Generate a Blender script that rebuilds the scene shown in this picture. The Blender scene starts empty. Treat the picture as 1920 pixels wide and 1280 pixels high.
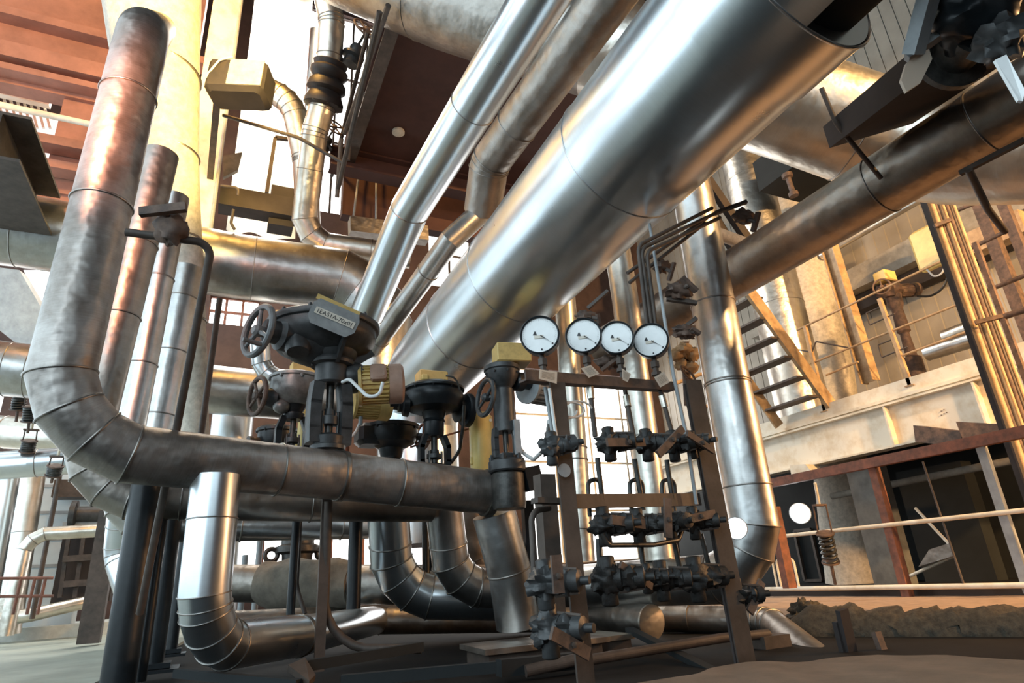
import bpy, math, random
from mathutils import Vector, Matrix, noise
V = Vector
random.seed(7)
scn = bpy.context.scene
COL = scn.collection
PI = math.pi

# ------------------------------------------------------------------ camera frame (solved from the vanishing points)
F = 1156.0
cy = V((-570, -480, -F)).normalized()
cz = V((-190, 3010, -F)); cz = (cz - cy * cz.dot(cy)).normalized()
cx = cy.cross(cz)
RM = Matrix((cx, cy, cz))
CAM = V((0, 0, 0.5))
def ray(x, y): return RM @ (V((x - 960, 640 - y, -F)) / F)
def P(x, y, d): return CAM + ray(x, y) * d
def onX(x, y, k): r = ray(x, y); return CAM + r * ((k - CAM.x) / r.x)
def onY(x, y, k): r = ray(x, y); return CAM + r * ((k - CAM.y) / r.y)
def onZ(x, y, k): r = ray(x, y); return CAM + r * ((k - CAM.z) / r.z)
def W(D, w): return D * F / w
def depth(p): return -((RM.transposed() @ (V(p) - CAM)).z)

cam = bpy.data.cameras.new('camera'); camo = bpy.data.objects.new('camera', cam); COL.objects.link(camo)
cam.sensor_width = 36; cam.lens = 36 * F / 1920; cam.clip_start = .02; cam.clip_end = 200
camo.matrix_world = Matrix.Translation(CAM) @ RM.to_4x4()
scn.camera = camo

# ------------------------------------------------------------------ mesh builder
WM = {}
def perp(d):
    d = d.normalized()
    u = d.cross(V((0, 0, 1)))
    if u.length < 1e-3: u = d.cross(V((0, 1, 0)))
    u.normalize()
    return u, d.cross(u).normalized()
def fillet(pts, rad, n):
    """round the corners of a polyline; returns points and the indices that are bend joints"""
    pts = [V(p) for p in pts]
    out, bend = [pts[0]], []
    for i in range(1, len(pts) - 1):
        a, b, c = pts[i - 1], pts[i], pts[i + 1]
        d0, d1 = (a - b).normalized(), (c - b).normalized()
        ang = d0.angle(d1)
        if ang > PI - .09: out.append(b); continue
        r = rad[i - 1] if isinstance(rad, (list, tuple)) else rad
        t = min(r / math.tan(ang / 2), (a - b).length * .48 if i > 1 else (a - b).length * .95, (c - b).length * .48 if i < len(pts) - 2 else (c - b).length * .95)
        r = t * math.tan(ang / 2)
        cen = b + (d0 + d1).normalized() * (r / math.sin(ang / 2))
        s, e = b + d0 * t - cen, b + d1 * t - cen
        tot = s.angle(e); ax = s.cross(e).normalized()
        # circumscribed gores: mitre points at half steps
        for k in range(n):
            q = Matrix.Rotation(tot * (k + .5) / n, 3, ax) @ s
            q = q / math.cos(tot / n / 2)
            bend.append(len(out)); out.append(cen + q)
    out.append(pts[-1])
    return out, bend
class MB:
    def __init__(s, M=None): s.v, s.f, s.uv, s.M = [], [], [], (M or Matrix())
    def add(s, vs, fs, uvs=None):
        o = len(s.v)
        s.v += [s.M @ V(v) for v in vs]
        for i, f in enumerate(fs):
            s.f.append([o + k for k in f]); s.uv.append(uvs[i] if uvs else None)
        return s
    def tube(s, path, r, n=16, cap=True, closed=False, a0=0, a1=2 * PI, up=None):
        path = [V(p) for p in path]; m = len(path)
        rr = r if isinstance(r, (list, tuple)) else [r] * m
        full = abs(a1 - a0) > 6.28
        nn = n if full else n + 1
        segs = [(path[(i + 1) % m] - path[i]).normalized() for i in range(m if closed else m - 1)]
        u, w = perp(segs[0])
        if up: w = (V(up) - segs[0] * V(up).dot(segs[0])).normalized(); u = w.cross(segs[0])
        vs, fs, uvs, L = [], [], [], 0
        for i in range(m):
            if closed: d0, d1 = segs[i - 1], segs[i]
            else: d0 = segs[max(i - 1, 0)]; d1 = segs[min(i, m - 2)]
            mm = (d0 + d1)
            mm = mm.normalized() if mm.length > 1e-6 else d0
            if i > 0 or closed:
                if i > 0: L += (path[i] - path[i - 1]).length
            for k in range(nn):
                a = a0 + (a1 - a0) * k / n
                o = (u * math.cos(a) + w * math.sin(a)) * rr[i]
                den = d0.dot(mm)
                vs.append(path[i] + o - d0 * (o.dot(mm) / den if abs(den) > .2 else 0))
            q = d0.rotation_difference(d1)
            u = q @ u; w = q @ w
        Ls = [0]
        for i in range(1, m): Ls.append(Ls[-1] + (path[i] - path[i - 1]).length)
        Ls.append(Ls[-1] + (path[0] - path[-1]).length)
        for i in range(m if closed else m - 1):
            j = (i + 1) % m
            for k in range(n):
                k2 = (k + 1) % nn
                fs.append((i * nn + k, i * nn + k2, j * nn + k2, j * nn + k))
                c0, c1 = 2 * PI * rr[i] * k / n, 2 * PI * rr[i] * (k + 1) / n
                uvs.append(((c0, Ls[i]), (c1, Ls[i]), (c1, Ls[i + 1]), (c0, Ls[i + 1])))
        if cap and not closed and full:
            fs.append(tuple(range(n - 1, -1, -1))); uvs.append(None)
            fs.append(tuple((m - 1) * n + k for k in range(n))); uvs.append(None)
        return s.add(vs, fs, uvs)
    def lathe(s, o, ax, prof, n=24, phase=0):
        o, ax = V(o), V(ax).normalized(); u, w = perp(ax)
        vs, fs, uvs = [], [], []
        for r, h in prof:
            for k in range(n):
                a = 2 * PI * k / n + phase
                vs.append(o + ax * h + (u * math.cos(a) + w * math.sin(a)) * max(r, 1e-4))
        m = len(prof)
        for i in range(m - 1):
            for k in range(n):
                k2 = (k + 1) % n
                fs.append((i * n + k, i * n + k2, (i + 1) * n + k2, (i + 1) * n + k))
                R = max(prof[i][0], prof[i + 1][0])
                c0, c1 = 2 * PI * R * k / n, 2 * PI * R * (k + 1) / n
                uvs.append(((c0, prof[i][1]), (c1, prof[i][1]), (c1, prof[i + 1][1]), (c0, prof[i + 1][1])))
        if prof[0][0] > 1e-3: fs.append(tuple(range(n - 1, -1, -1))); uvs.append(None)
        if prof[-1][0] > 1e-3: fs.append(tuple((m - 1) * n + k for k in range(n))); uvs.append(None)
        return s.add(vs, fs, uvs)
    def torus(s, c, ax, R, r, n=28, m=10):
        u, w = perp(V(ax)); c = V(c)
        return s.tube([c + (u * math.cos(2 * PI * k / n) + w * math.sin(2 * PI * k / n)) * R for k in range(n)], r, m, closed=True)
    def box(s, c, size, R=None):
        c = V(c); x, y, z = [q / 2 for q in size]; R = R or Matrix.Identity(3)
        vs = [c + R @ V((i * x, j * y, k * z)) for i in (-1, 1) for j in (-1, 1) for k in (-1, 1)]
        return s.add(vs, [(0, 1, 3, 2), (4, 6, 7, 5), (0, 4, 5, 1), (2, 3, 7, 6), (0, 2, 6, 4), (1, 5, 7, 3)])
    def bbox(s, c, size, b, R=None):
        """box with chamfered vertical (local z) edges and slightly inset top and bottom"""
        c = V(c); x, y, z = [q / 2 for q in size]; R = R or Matrix.Identity(3)
        ring = lambda k: [(x - k, -y), (x, -y + k), (x, y - k), (x - k, y), (-x + k, y), (-x, y - k), (-x, -y + k), (-x + k, -y)]
        vs, fs = [], []
        for zz, sh in ((-z, b), (-z + b, 0), (z - b, 0), (z, b)):
            sx, sy = (x - sh) / x, (y - sh) / y
            vs += [c + R @ V((p * sx, q * sy, zz)) for p, q in ring(b)]
        for i in range(3):
            for k in range(8): fs.append((i * 8 + k, i * 8 + (k + 1) % 8, i * 8 + 8 + (k + 1) % 8, i * 8 + 8 + k))
        fs.append(tuple(range(7, -1, -1))); fs.append(tuple(range(24, 32)))
        return s.add(vs, fs)
    def extr(s, poly, a, b, up=(0, 0, 1)):
        """section polygon (x = side, y = up) swept from a to b"""
        a, b = V(a), V(b); d = (b - a).normalized(); up = V(up)
        sd = d.cross(up)
        if sd.length < 1e-3: sd = d.cross(V((1, 0, 0)))
        sd.normalize(); uu = sd.cross(d).normalized(); n = len(poly)
        vs = [q + sd * x + uu * y for q in (a, b) for x, y in poly]
        fs = [(k, (k + 1) % n, n + (k + 1) % n, n + k) for k in range(n)]
        fs += [tuple(range(n - 1, -1, -1)), tuple(range(n, 2 * n))]
        return s.add(vs, fs)
    def bar(s, a, b, w, h, up=(0, 0, 1)):
        return s.extr([(-w / 2, -h / 2), (w / 2, -h / 2), (w / 2, h / 2), (-w / 2, h / 2)], a, b, up)
    def rod(s, a, b, r, n=10): return s.tube([a, b], r, n)
    def ell(s, c, rad, n=16, m=10, jit=0, seed=0, R=None):
        c = V(c); R = R or Matrix.Identity(3); vs, fs = [], []
        for i in range(m + 1):
            t = PI * i / m
            for k in range(n):
                a = 2 * PI * k / n
                d = V((math.sin(t) * math.cos(a), math.sin(t) * math.sin(a), math.cos(t)))
                q = 1 + (jit * noise.noise(d * 2.2 + V((seed * 3.1, seed, 0))) + jit * .6 * noise.noise(d * 5 + V((0, seed * 2.3, seed)))) if jit else 1
                vs.append(c + R @ V((d.x * rad[0], d.y * rad[1], d.z * rad[2])) * q)
        for i in range(m):
            for k in range(n): fs.append((i * n + k, (i + 1) * n + k, (i + 1) * n + (k + 1) % n, i * n + (k + 1) % n))
        return s.add(vs, fs)
    def prism(s, pts, off):
        """closed outline of 3-D points thickened by the vector off"""
        n = len(pts); off = V(off); pts = [V(p) for p in pts]
        fs = [tuple(range(n - 1, -1, -1)), tuple(range(n, 2 * n))] + [(k, (k + 1) % n, n + (k + 1) % n, n + k) for k in range(n)]
        return s.add(pts + [p + off for p in pts], fs)
    def build(s, name, mat, parent=None, sharp=35, label=None, origin=None):
        if parent is not None: W0 = WM[parent.name]
        else:
            if origin is None:
                lo = V([min(v[i] for v in s.v) for i in range(3)]); hi = V([max(v[i] for v in s.v) for i in range(3)])
                origin = (lo + hi) / 2; origin.z = lo.z
            W0 = Matrix.Translation(V(origin))
        inv = W0.inverted()
        me = bpy.data.meshes.new(name)
        me.from_pydata([inv @ v for v in s.v], [], s.f)
        uvl = me.uv_layers.new(name='UVMap')
        for p, uv in zip(me.polygons, s.uv):
            if uv is not None:
                for li, c in zip(p.loop_indices, uv): uvl.data[li].uv = c
            else:
                nrm = p.normal; ax = max(range(3), key=lambda i: abs(nrm[i])); i, j = [(1, 2), (0, 2), (0, 1)][ax]
                for li in p.loop_indices:
                    c = me.vertices[me.loops[li].vertex_index].co; uvl.data[li].uv = (c[i], c[j])
        me.materials.append(mat)
        me.update()
        if sharp: me.shade_smooth(); me.set_sharp_from_angle(angle=math.radians(sharp))
        o = bpy.data.objects.new(name, me); COL.objects.link(o)
        if parent is not None: o.parent = parent; WM[o.name] = W0
        else: o.location = W0.to_translation(); WM[o.name] = W0
        if label: o['label'] = label
        return o
def tag(o, label, cat, group=None):
    o['label'] = label; o['category'] = cat
    if group: o['group'] = group
    return o
def thing(name, label, cat, loc=(0, 0, 0), group=None):
    o = bpy.data.objects.new(name, None); COL.objects.link(o); o.location = V(loc); o.empty_display_size = .1
    WM[o.name] = Matrix.Translation(V(loc)); return tag(o, label, cat, group)
def struct(o): o['kind'] = 'structure'; return o
def text_geo(body, size):
    cu = bpy.data.curves.new('t', 'FONT'); cu.body = body; cu.size = size; cu.align_x = 'CENTER'; cu.align_y = 'CENTER'
    ob = bpy.data.objects.new('t', cu); COL.objects.link(ob)
    dg = bpy.context.evaluated_depsgraph_get(); me = bpy.data.meshes.new_from_object(ob.evaluated_get(dg))
    r = [v.co.copy() for v in me.vertices], [tuple(p.vertices) for p in me.polygons]
    bpy.data.objects.remove(ob); bpy.data.curves.remove(cu); bpy.data.meshes.remove(me)
    return r

# ------------------------------------------------------------------ materials
def new_mat(name):
    m = bpy.data.materials.new(name); m.use_nodes = True
    nt = m.node_tree; return m, nt, nt.nodes['Principled BSDF']
def N(nt, t, **kw):
    n = nt.nodes.new(t)
    for k, v in kw.items():
        if k in n.inputs: n.inputs[k].default_value = v
        else: setattr(n, k, v)
    return n
def ramp(nt, fac, stops):
    r = nt.nodes.new('ShaderNodeValToRGB'); e = r.color_ramp.elements
    while len(e) < len(stops): e.new(.5)
    for q, (p, c) in zip(e, stops): q.position = p; q.color = (*c, 1) if len(c) == 3 else c
    nt.links.new(fac, r.inputs[0]); return r
def metal(name, col, rough=.3, dirt=(.25, .2, .16), dirt_amt=.3, brush=1., dent=.3, metallic=1., bscale=(5, 140), rv=1.):
    """sheet cladding: brush marks run round the pipe (UV y = metres along it)"""
    m, nt, b = new_mat(name); L = nt.links.new
    uv = N(nt, 'ShaderNodeUVMap'); mp = N(nt, 'ShaderNodeMapping'); mp.inputs['Scale'].default_value = (bscale[0], bscale[1], 1); L(uv.outputs[0], mp.inputs[0])
    n1 = N(nt, 'ShaderNodeTexNoise', Scale=1., Detail=3.); L(mp.outputs[0], n1.inputs['Vector'])
    tc = N(nt, 'ShaderNodeTexCoord')
    n2 = N(nt, 'ShaderNodeTexNoise', Scale=3.2, Detail=6., Roughness=.65); L(tc.outputs['Object'], n2.inputs['Vector'])
    n3 = N(nt, 'ShaderNodeTexNoise', Scale=7., Detail=2.); L(tc.outputs['Object'], n3.inputs['Vector'])
    lo = 1 - dirt_amt
    r = ramp(nt, n2.outputs[0], [(.36, [c * (1 - dirt_amt) + d * dirt_amt for c, d in zip(col, dirt)]), (.62, col)])
    mx = N(nt, 'ShaderNodeMix', data_type='RGBA', blend_type='MULTIPLY'); mx.inputs[0].default_value = .16 * brush
    L(r.outputs[0], mx.inputs[6]); L(n1.outputs[1] if False else n1.outputs[0], mx.inputs[7]); L(mx.outputs[2], b.inputs['Base Color'])
    b.inputs['Metallic'].default_value = metallic
    mr = N(nt, 'ShaderNodeMapRange'); mr.inputs[3].default_value = rough * (1 - .22 * rv); mr.inputs[4].default_value = rough * (1 + .25 * rv)
    ad = N(nt, 'ShaderNodeMath', operation='ADD'); nw = N(nt, 'ShaderNodeMath', operation='MULTIPLY'); nw.inputs[1].default_value = .25; L(n1.outputs[0], nw.inputs[0]); L(nw.outputs[0], ad.inputs[0]); L(n2.outputs[0], ad.inputs[1])
    hf = N(nt, 'ShaderNodeMath', operation='MULTIPLY'); hf.inputs[1].default_value = .8; L(ad.outputs[0], hf.inputs[0])
    L(hf.outputs[0], mr.inputs[0]); L(mr.outputs[0], b.inputs['Roughness'])
    b1 = N(nt, 'ShaderNodeBump', Strength=.06 * brush, Distance=.0008); L(n1.outputs[0], b1.inputs['Height'])
    b2 = N(nt, 'ShaderNodeBump', Strength=dent, Distance=.03); L(n3.outputs[0], b2.inputs['Height']); L(b1.outputs[0], b2.inputs['Normal'])
    L(b2.outputs[0], b.inputs['Normal'])
    return m
def paint(name, col, rough=.5, var=.35, col2=None, scale=9, bump=.2, metallic=0., spec=.5, thr=(.35, .65)):
    m, nt, b = new_mat(name); L = nt.links.new
    tc = N(nt, 'ShaderNodeTexCoord'); n = N(nt, 'ShaderNodeTexNoise', Scale=scale, Detail=7., Roughness=.65); L(tc.outputs['Object'], n.inputs['Vector'])
    c2 = col2 or [c * (1 - var) for c in col]
    r = ramp(nt, n.outputs[0], [(thr[0], c2), (thr[1], col)]); L(r.outputs[0], b.inputs['Base Color'])
    b.inputs['Roughness'].default_value = rough; b.inputs['Metallic'].default_value = metallic; b.inputs['Specular IOR Level'].default_value = spec
    if bump:
        bp = N(nt, 'ShaderNodeBump', Strength=bump, Distance=.01); L(n.outputs[0], bp.inputs['Height']); L(bp.outputs[0], b.inputs['Normal'])
    return m
def glow(name, col, s):
    m, nt, b = new_mat(name); nt.nodes.remove(b); e = N(nt, 'ShaderNodeEmission'); e.inputs[0].default_value = (*col, 1); e.inputs[1].default_value = s
    nt.links.new(e.outputs[0], nt.nodes['Material Output'].inputs[0]); return m
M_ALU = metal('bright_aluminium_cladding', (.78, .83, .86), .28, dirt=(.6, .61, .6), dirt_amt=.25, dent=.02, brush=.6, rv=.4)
M_ALU2 = metal('worn_aluminium_cladding', (.66, .66, .65), .34, dirt=(.34, .3, .26), dirt_amt=.6, dent=.2)
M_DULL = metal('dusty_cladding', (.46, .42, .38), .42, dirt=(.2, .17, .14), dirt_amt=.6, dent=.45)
M_DENT = metal('dented_zinc_cladding', (.52, .48, .45), .40, dirt=(.24, .20, .17), dirt_amt=.85, dent=.6, metallic=.8, brush=2.2)
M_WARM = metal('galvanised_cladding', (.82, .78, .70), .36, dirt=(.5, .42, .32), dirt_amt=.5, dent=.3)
M_BAND = metal('seam_band_metal', (.34, .32, .30), .4, dirt_amt=.4, dent=0)
M_BANDL = metal('bright_band_metal', (.7, .7, .7), .3, dirt_amt=.3, dent=0)
M_WRAP = paint('wrapped_insulation_cloth', (.62, .56, .47), .8, .35, scale=12, bump=.5)
M_BLACK = paint('black_enamel', (.014, .017, .020), .36, .4, scale=14, bump=.12, spec=.4)
M_BLACK2 = paint('dusty_black_paint', (.055, .056, .057), .42, .6, scale=10, bump=.25)
M_IRON = paint('greasy_cast_iron', (.07, .066, .06), .38, .6, scale=18, bump=.3, metallic=.35)
M_RUST = paint('rusty_steel', (.17, .105, .075), .7, col2=(.06, .042, .035), scale=11, bump=.35)
M_RED = paint('red_lead_primer', (.27, .10, .06), .65, col2=(.12, .055, .04), scale=8)
M_YEL = paint('ochre_paint', (.62, .43, .15), .5, col2=(.42, .28, .1), scale=8, thr=(.3, .5))
M_YEL2 = paint('yellow_enamel', (.78, .58, .2), .4, .2, scale=5, bump=.05)
M_CREAM = paint('cream_steel_paint', (.80, .74, .62), .55, col2=(.62, .5, .34), scale=3, thr=(.3, .55))
M_OCHRE = paint('ochre_steel_paint', (.55, .38, .21), .55, col2=(.32, .2, .1), scale=6)
M_CANVAS = paint('grimy_canvas', (.22, .19, .15), .9, .4, scale=9, bump=.5)
M_GREY = paint('grey_steel_paint', (.36, .38, .39), .5, .3, scale=6)
M_STEEL = paint('brown_steel_paint', (.095, .070, .056), .6, .5, scale=7)
M_DARK = paint('sooty_dark_paint', (.042, .032, .03), .75, .4, scale=2.5)
M_MAROON = paint('dark_maroon_slab', (.085, .036, .03), .8, .35, scale=1.6)
M_BUNK = paint('orange_glow_plate', (.42, .20, .14), .8, .35, scale=1.6)  # plate colour partly carries the orange glow at the upper left
M_CONC = paint('concrete', (.36, .33, .28), .85, .35, scale=5, bump=.4)
M_SAND = paint('dusty_screed', (.40, .27, .18), .9, .25, scale=9, bump=.5)
M_GREEN = paint('green_grey_floor', (.36, .38, .32), .6, .3, scale=1.6, bump=.1)
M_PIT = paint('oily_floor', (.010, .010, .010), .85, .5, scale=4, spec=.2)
M_SLAB = paint('grimy_concrete', (.22, .15, .10), .9, .3, scale=6, bump=.5)
M_GLOOM = paint('teal_shade_paint', (.012, .015, .016), .85, .4, scale=2)  # near-black teal: shade of the recess and dark floor put into the colour
M_CONCD = paint('shaded_concrete', (.13, .13, .125), .85, .4, scale=4)  # darkened concrete, the recess's shade is painted into it
M_WOOL = paint('mineral_wool', (.07, .058, .042), .95, .6, scale=25, bump=1.)
M_WHITE = paint('gauge_dial_white', (.86, .87, .86), .35, .06, scale=30, bump=0)
M_PAPER = paint('paper_tag', (.74, .68, .58), .7, .15, scale=20, bump=.05)
M_INK = paint('dial_ink', (.03, .03, .035), .6, .1, bump=0)
M_PALE = paint('pale_blue_panel', (.62, .70, .74), .5, .15, scale=2)
M_RUBBER = paint('black_rubber', (.03, .022, .02), .5, .4, scale=10)
M_CABLE = paint('pale_cable', (.72, .72, .70), .4, .1, scale=4, bump=0)
M_BRICK = paint('far_wall_plaster', (.085, .05, .042), .85, .35, scale=2)
# ------------------------------------------------------------------ pipes
def proj(p):
    c = RM.transposed() @ (V(p) - CAM); return V((960 + F * c.x / -c.z, 640 - F * c.y / -c.z))
def ringpath(p, d, m, r, n=40):
    u, w = perp(d); out = []
    for k in range(n):
        o = (u * math.cos(2 * PI * k / n) + w * math.sin(2 * PI * k / n)) * r
        out.append(p + o - d * (o.dot(m) / d.dot(m)))
    return out
def pipe(name, label, pts, D, mat, rad=None, n=5, bands=(), bmat=None, group=None, cat='pipe', res=48, joints=True, jskip=0, bw=.006, cap=True, rs=None):
    pts = [V(p) for p in pts]
    path, bend = fillet(pts, rad, n) if rad else (pts, [])
    o = MB().tube(path, rs or D / 2, res, cap=cap).build(name, mat, None, sharp=9 if res >= 44 else 16)
    tag(o, label, cat, group)
    bm = bmat or M_BAND
    def band(p, d, m):
        MB().tube(ringpath(p, d, m, D / 2 + bw * .45, 40), bw, 6, closed=True).build('seam_band', bm, o, 60)
    if joints:
        for i in bend[jskip:]:
            d0, d1 = (path[i] - path[i - 1]).normalized(), (path[i + 1] - path[i]).normalized()
            band(path[i], d0, (d0 + d1).normalized())
    for b in bands:
        best = None
        for i in range(len(path) - 1):
            for k in range(60):
                q = path[i].lerp(path[i + 1], k / 60); e = (proj(q) - V(b)).length
                if best is None or e < best[0]: best = (e, q, (path[i + 1] - path[i]).normalized())
        band(best[1], best[2], best[2])
    return o
# --- the two big overhead pipes and the one behind them
def along(p, q, t): return p + (q - p) * t
d1a, d1b = P(800, 690, W(.9, 160)), P(1330, 114, W(.9, 336))
ax1 = (d1b - d1a).normalized()
d1cut = d1a + ax1 * 4.78
big = pipe('overhead_main_pipe', 'largest bright aluminium clad pipe running overhead from the valves to the top right', [d1a + V((.05, .5, -1.75)), d1a + V((.05, .5, -.02)), d1cut], .87, M_ALU, .62, 5,
    bands=[(862, 590), (952, 500), (1175, 300), (1430, 60)], bmat=M_BANDL, res=96, bw=.005, joints=False)
# near end: jacket cut open, inner shade put into near-black parts
jk = MB()
jk.tube([d1a + ax1 * 4.46, d1cut], .447, 72, cap=False).tube([d1cut, d1cut + ax1 * 1.3], .447, 60, cap=False, a0=math.radians(35), a1=math.radians(255), up=(0, 0, 1))
jk.build('open_end_jacket', M_ALU, big, 12)
MB().tube([d1cut - ax1 * .02, d1cut + ax1 * 1.3], .36, 48).tube([d1cut - ax1 * .03, d1cut - ax1 * .02], .438, 48).build('inner_pipe', M_GLOOM, big, 20, label='dark inner pipe and added disc, shading the inside of the opened jacket')
MB().tube(ringpath(d1cut, ax1, ax1, .447, 60), .008, 6, closed=True).build('jacket_lip', M_BANDL, big, 60)
sm = MB()
wv_ = (V((0, 0, 1)) - ax1 * ax1.z).normalized(); uv_ = wv_.cross(ax1)
for t0, t1, ang in ((.15, 1.55, 292), (1.55, 3.1, 312)):
    off = (uv_ * math.cos(math.radians(ang)) + wv_ * math.sin(math.radians(ang))) * .4355
    sm.bar(d1a + ax1 * t0 + off, d1a + ax1 * t1 + off, .022, .004, off)
sm.build('lap_seam', M_BANDL, big)

pipe('overhead_pipe', 'slimmer bright overhead pipe parallel to the largest pipe, on its left', [P(676, 617, W(.35, 60)), P(770, 390, W(.35, 72)), P(1040, -50, W(.35, 108)), P(770, 390, W(.35, 72)).lerp(P(1040, -50, W(.35, 108)), 1.7)], .35, M_ALU, bands=[(905, 215), (775, 395), (714, 600)], res=64, bw=.004)
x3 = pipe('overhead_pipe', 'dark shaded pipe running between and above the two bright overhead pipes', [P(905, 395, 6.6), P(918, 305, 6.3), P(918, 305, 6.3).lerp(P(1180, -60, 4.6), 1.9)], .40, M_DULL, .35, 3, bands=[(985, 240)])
pipe('overhead_pipe', 'thin grey pipe low in the gap between the two bright overhead pipes', [P(690, 665, 7.8), P(845, 450, 6.4), P(905, 395, 6.6)], .24, M_ALU2, bands=[(800, 505), (718, 640)])
# --- the four parallel lines that come down at the left and turn along the floor
Y1a, Y1b = 3.52, 3.9
m1 = [P(300, 52, 6.4), onY(269, 62, Y1a), onY(83, 834, Y1a), P(640, 892, W(.3, 91)), P(921, 923, W(.3, 82))]
pipe('riser_pipe', 'foremost dented grey riser that bends at lower left and carries the black valves', m1, .292, M_DENT, [.2, .45, .2], 4, jskip=4,
    bands=[(240, 180), (178, 380), (520, 875), (748, 910)], bw=.006)
MB().lathe(m1[-1] - V((.05, 0, 0)), m1[-1] - m1[-2], [(.158, 0), (.158, .055), (.10, .055)], 40).build('end_insulation', M_WOOL, bpy.data.objects['riser_pipe'], label='rough brown insulation at the cut end')
m2 = [onY(302, 290, 4.5), onY(140, 932, 4.5), onY(560, 943, 4.5), onY(808, 947, 4.55)]
pipe('riser_pipe', 'second riser, close behind the foremost dented one, bending right below it', m2, .24, M_DULL, .36, 4, bands=[(240, 455), (222, 590), (340, 938), (583, 943)])
m3 = [onY(330, 370, 5.5), onY(205, 990, 5.5), onY(700, 985, 5.6)]
pipe('riser_pipe', 'third riser in the row of four, turning right lowest beneath the valve line', m3, .22, M_ALU2, .33, 4, bands=[(303, 525), (270, 680), (455, 985), (640, 985)])
m4 = [onY(352, 505, 6.3), onY(297, 785, 6.3), onY(262, 960, 6.3)]
pipe('riser_pipe', 'fourth riser in the row of four, sunlit, beside the cloth wrapped riser', m4, .30, M_ALU2, bands=[(346, 560), (321, 660), (298, 780)])
pipe('floor_bend_pipe', 'white lit pipe bend low behind the thick black post', [P(236, 930, 7.4), P(226, 1040, 7.4), P(262, 1150, 7.0)], .36, M_ALU, .3, 3, bands=[(228, 985)])
# cloth wrapped collector, tapering downwards
wr = [(283, -90, 172), (287, 20, 162), (292, 95, 150), (312, 215, 112), (322, 292, 92), (340, 400, 66), (348, 480, 60), (354, 570, 56), (362, 700, 50), (368, 850, 46)]
wp = [P(x, y, 7.0) for x, y, w in wr]
wo = MB().tube(wp, [w * 7.0 / F / 2 for x, y, w in wr], 40).build('wrapped_riser', M_WRAP, None, 50); tag(wo, 'cloth wrapped riser, wide at the top left and narrowing towards the floor', 'pipe')
for (x, y, w) in ((300, 140, 138), (322, 292, 93), (345, 450, 63), (356, 600, 56)):
    q = P(x, y, 7.0); d = V((0, 0, 1)); MB().tube(ringpath(q, d, d, w * 7 / F / 2 + .003, 36), .012, 6, closed=True).build('tie_band', M_BAND, wo, 60)
# --- big horizontal pipes across the back
h1 = [onY(-140, 408, 7.6), onY(40, 432, 7.6), onY(450, 500, 7.65), onY(720, 535, 7.6), onY(700, 760, 7.6)]
pipe('cross_pipe', 'big horizontal pipe crossing behind the risers with an elbow behind the largest valve', h1, .82, M_ALU2, .7, 4, bands=[(40, 432), (476, 503)], res=64, joints=True)
h2 = [onY(-160, 668, 9.2), onY(0, 690, 9.2), onY(450, 735, 9.2), onY(650, 752, 9.2)]
pipe('cross_pipe', 'lower horizontal pipe crossing behind the valve handwheels', h2, .68, M_ALU2, bands=[(15, 690), (60, 695), (360, 726)], res=64)
pipe('cross_pipe', 'upper of two pale pipes leaving the left edge above the light blue panel', [P(-150, 800, 9), P(140, 818, 9.3)], .48, M_WARM, bands=[(10, 810)])
pipe('cross_pipe', 'lower white lit pipe at the left edge just above the light blue panel', [P(-150, 884, 8), P(60, 868, 8.3), P(185, 860, 8.6)], .37, M_ALU, bands=[(70, 867)])
tj = P(835, -2, 6.55).lerp(P(1500, 205, 5.9), .45)
pipe('cross_pipe', 'shaded end of the very large duct at the top edge, its shade coloured in', [P(640, -80, 6.9), P(835, -2, 6.55), tj], 1.0, M_DULL, bands=[(790, 20)], res=72)  # shaded length of the same duct; duller cladding holds the shade
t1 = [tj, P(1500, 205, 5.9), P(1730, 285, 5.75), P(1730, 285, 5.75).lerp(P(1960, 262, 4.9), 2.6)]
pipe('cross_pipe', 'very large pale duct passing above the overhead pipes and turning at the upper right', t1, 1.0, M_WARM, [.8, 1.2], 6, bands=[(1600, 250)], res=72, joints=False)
pipe('overhead_pipe', 'dusty brown overhead pipe rising from behind the tall riser to the right edge', [P(1130, 655, 6.9), P(1395, 503, W(.45, 92)), P(1395, 503, W(.45, 92)).lerp(P(1950, 165, W(.45, 140)), 1.8)], .45, M_DULL, bands=[(1660, 342), (1845, 230)], res=64)
# --- right hand risers
v1 = [onY(1262, 210, 3.3), onY(1303, 385, 3.3), onY(1360, 700, 3.3), onY(1432, 1080, 3.3), P(1100, 1098, 5.0)]
bp = [P(1098, 1098, 5.0), P(430, 1093, 5.7)]
pipe('floor_pipe', 'thick dull pipe along the floor behind the dark stands, wrapped in canvas on the left', bp, .325, M_DULL, bands=[(760, 1095)])
pipe('riser_pipe', 'tall bright riser right of the gauges that bends left along the floor behind them', v1, .33, M_ALU2, .42, 4, bands=[(1330, 572), (1363, 716), (1366, 722), (1405, 912)])
pipe('riser_pipe', 'thin warm lit riser behind the first gauge from the left', [onY(1052, 480, 4.25), onY(1062, 600, 4.25), onY(1092, 1052, 4.25)], .19, M_WARM, bands=[(1075, 840), (1080, 862), (1086, 990)])
pipe('riser_pipe', 'thin riser with a bright left flank behind the third and fourth gauges', [onY(1150, 420, 4.0), onY(1172, 560, 4.0), onY(1236, 1050, 4.0)], .23, M_WARM, bands=[(1208, 820), (1230, 990)])
pipe('riser_pipe', 'wide sunlit riser behind the dusty overhead pipe, beside the steel stairs', [onX(1378, 230, 10.3), onX(1459, 572, 10.3), onX(1528, 860, 10.3)], 1.0, M_WARM, bands=[(1404, 338), (1462, 577)], res=64)
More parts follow.
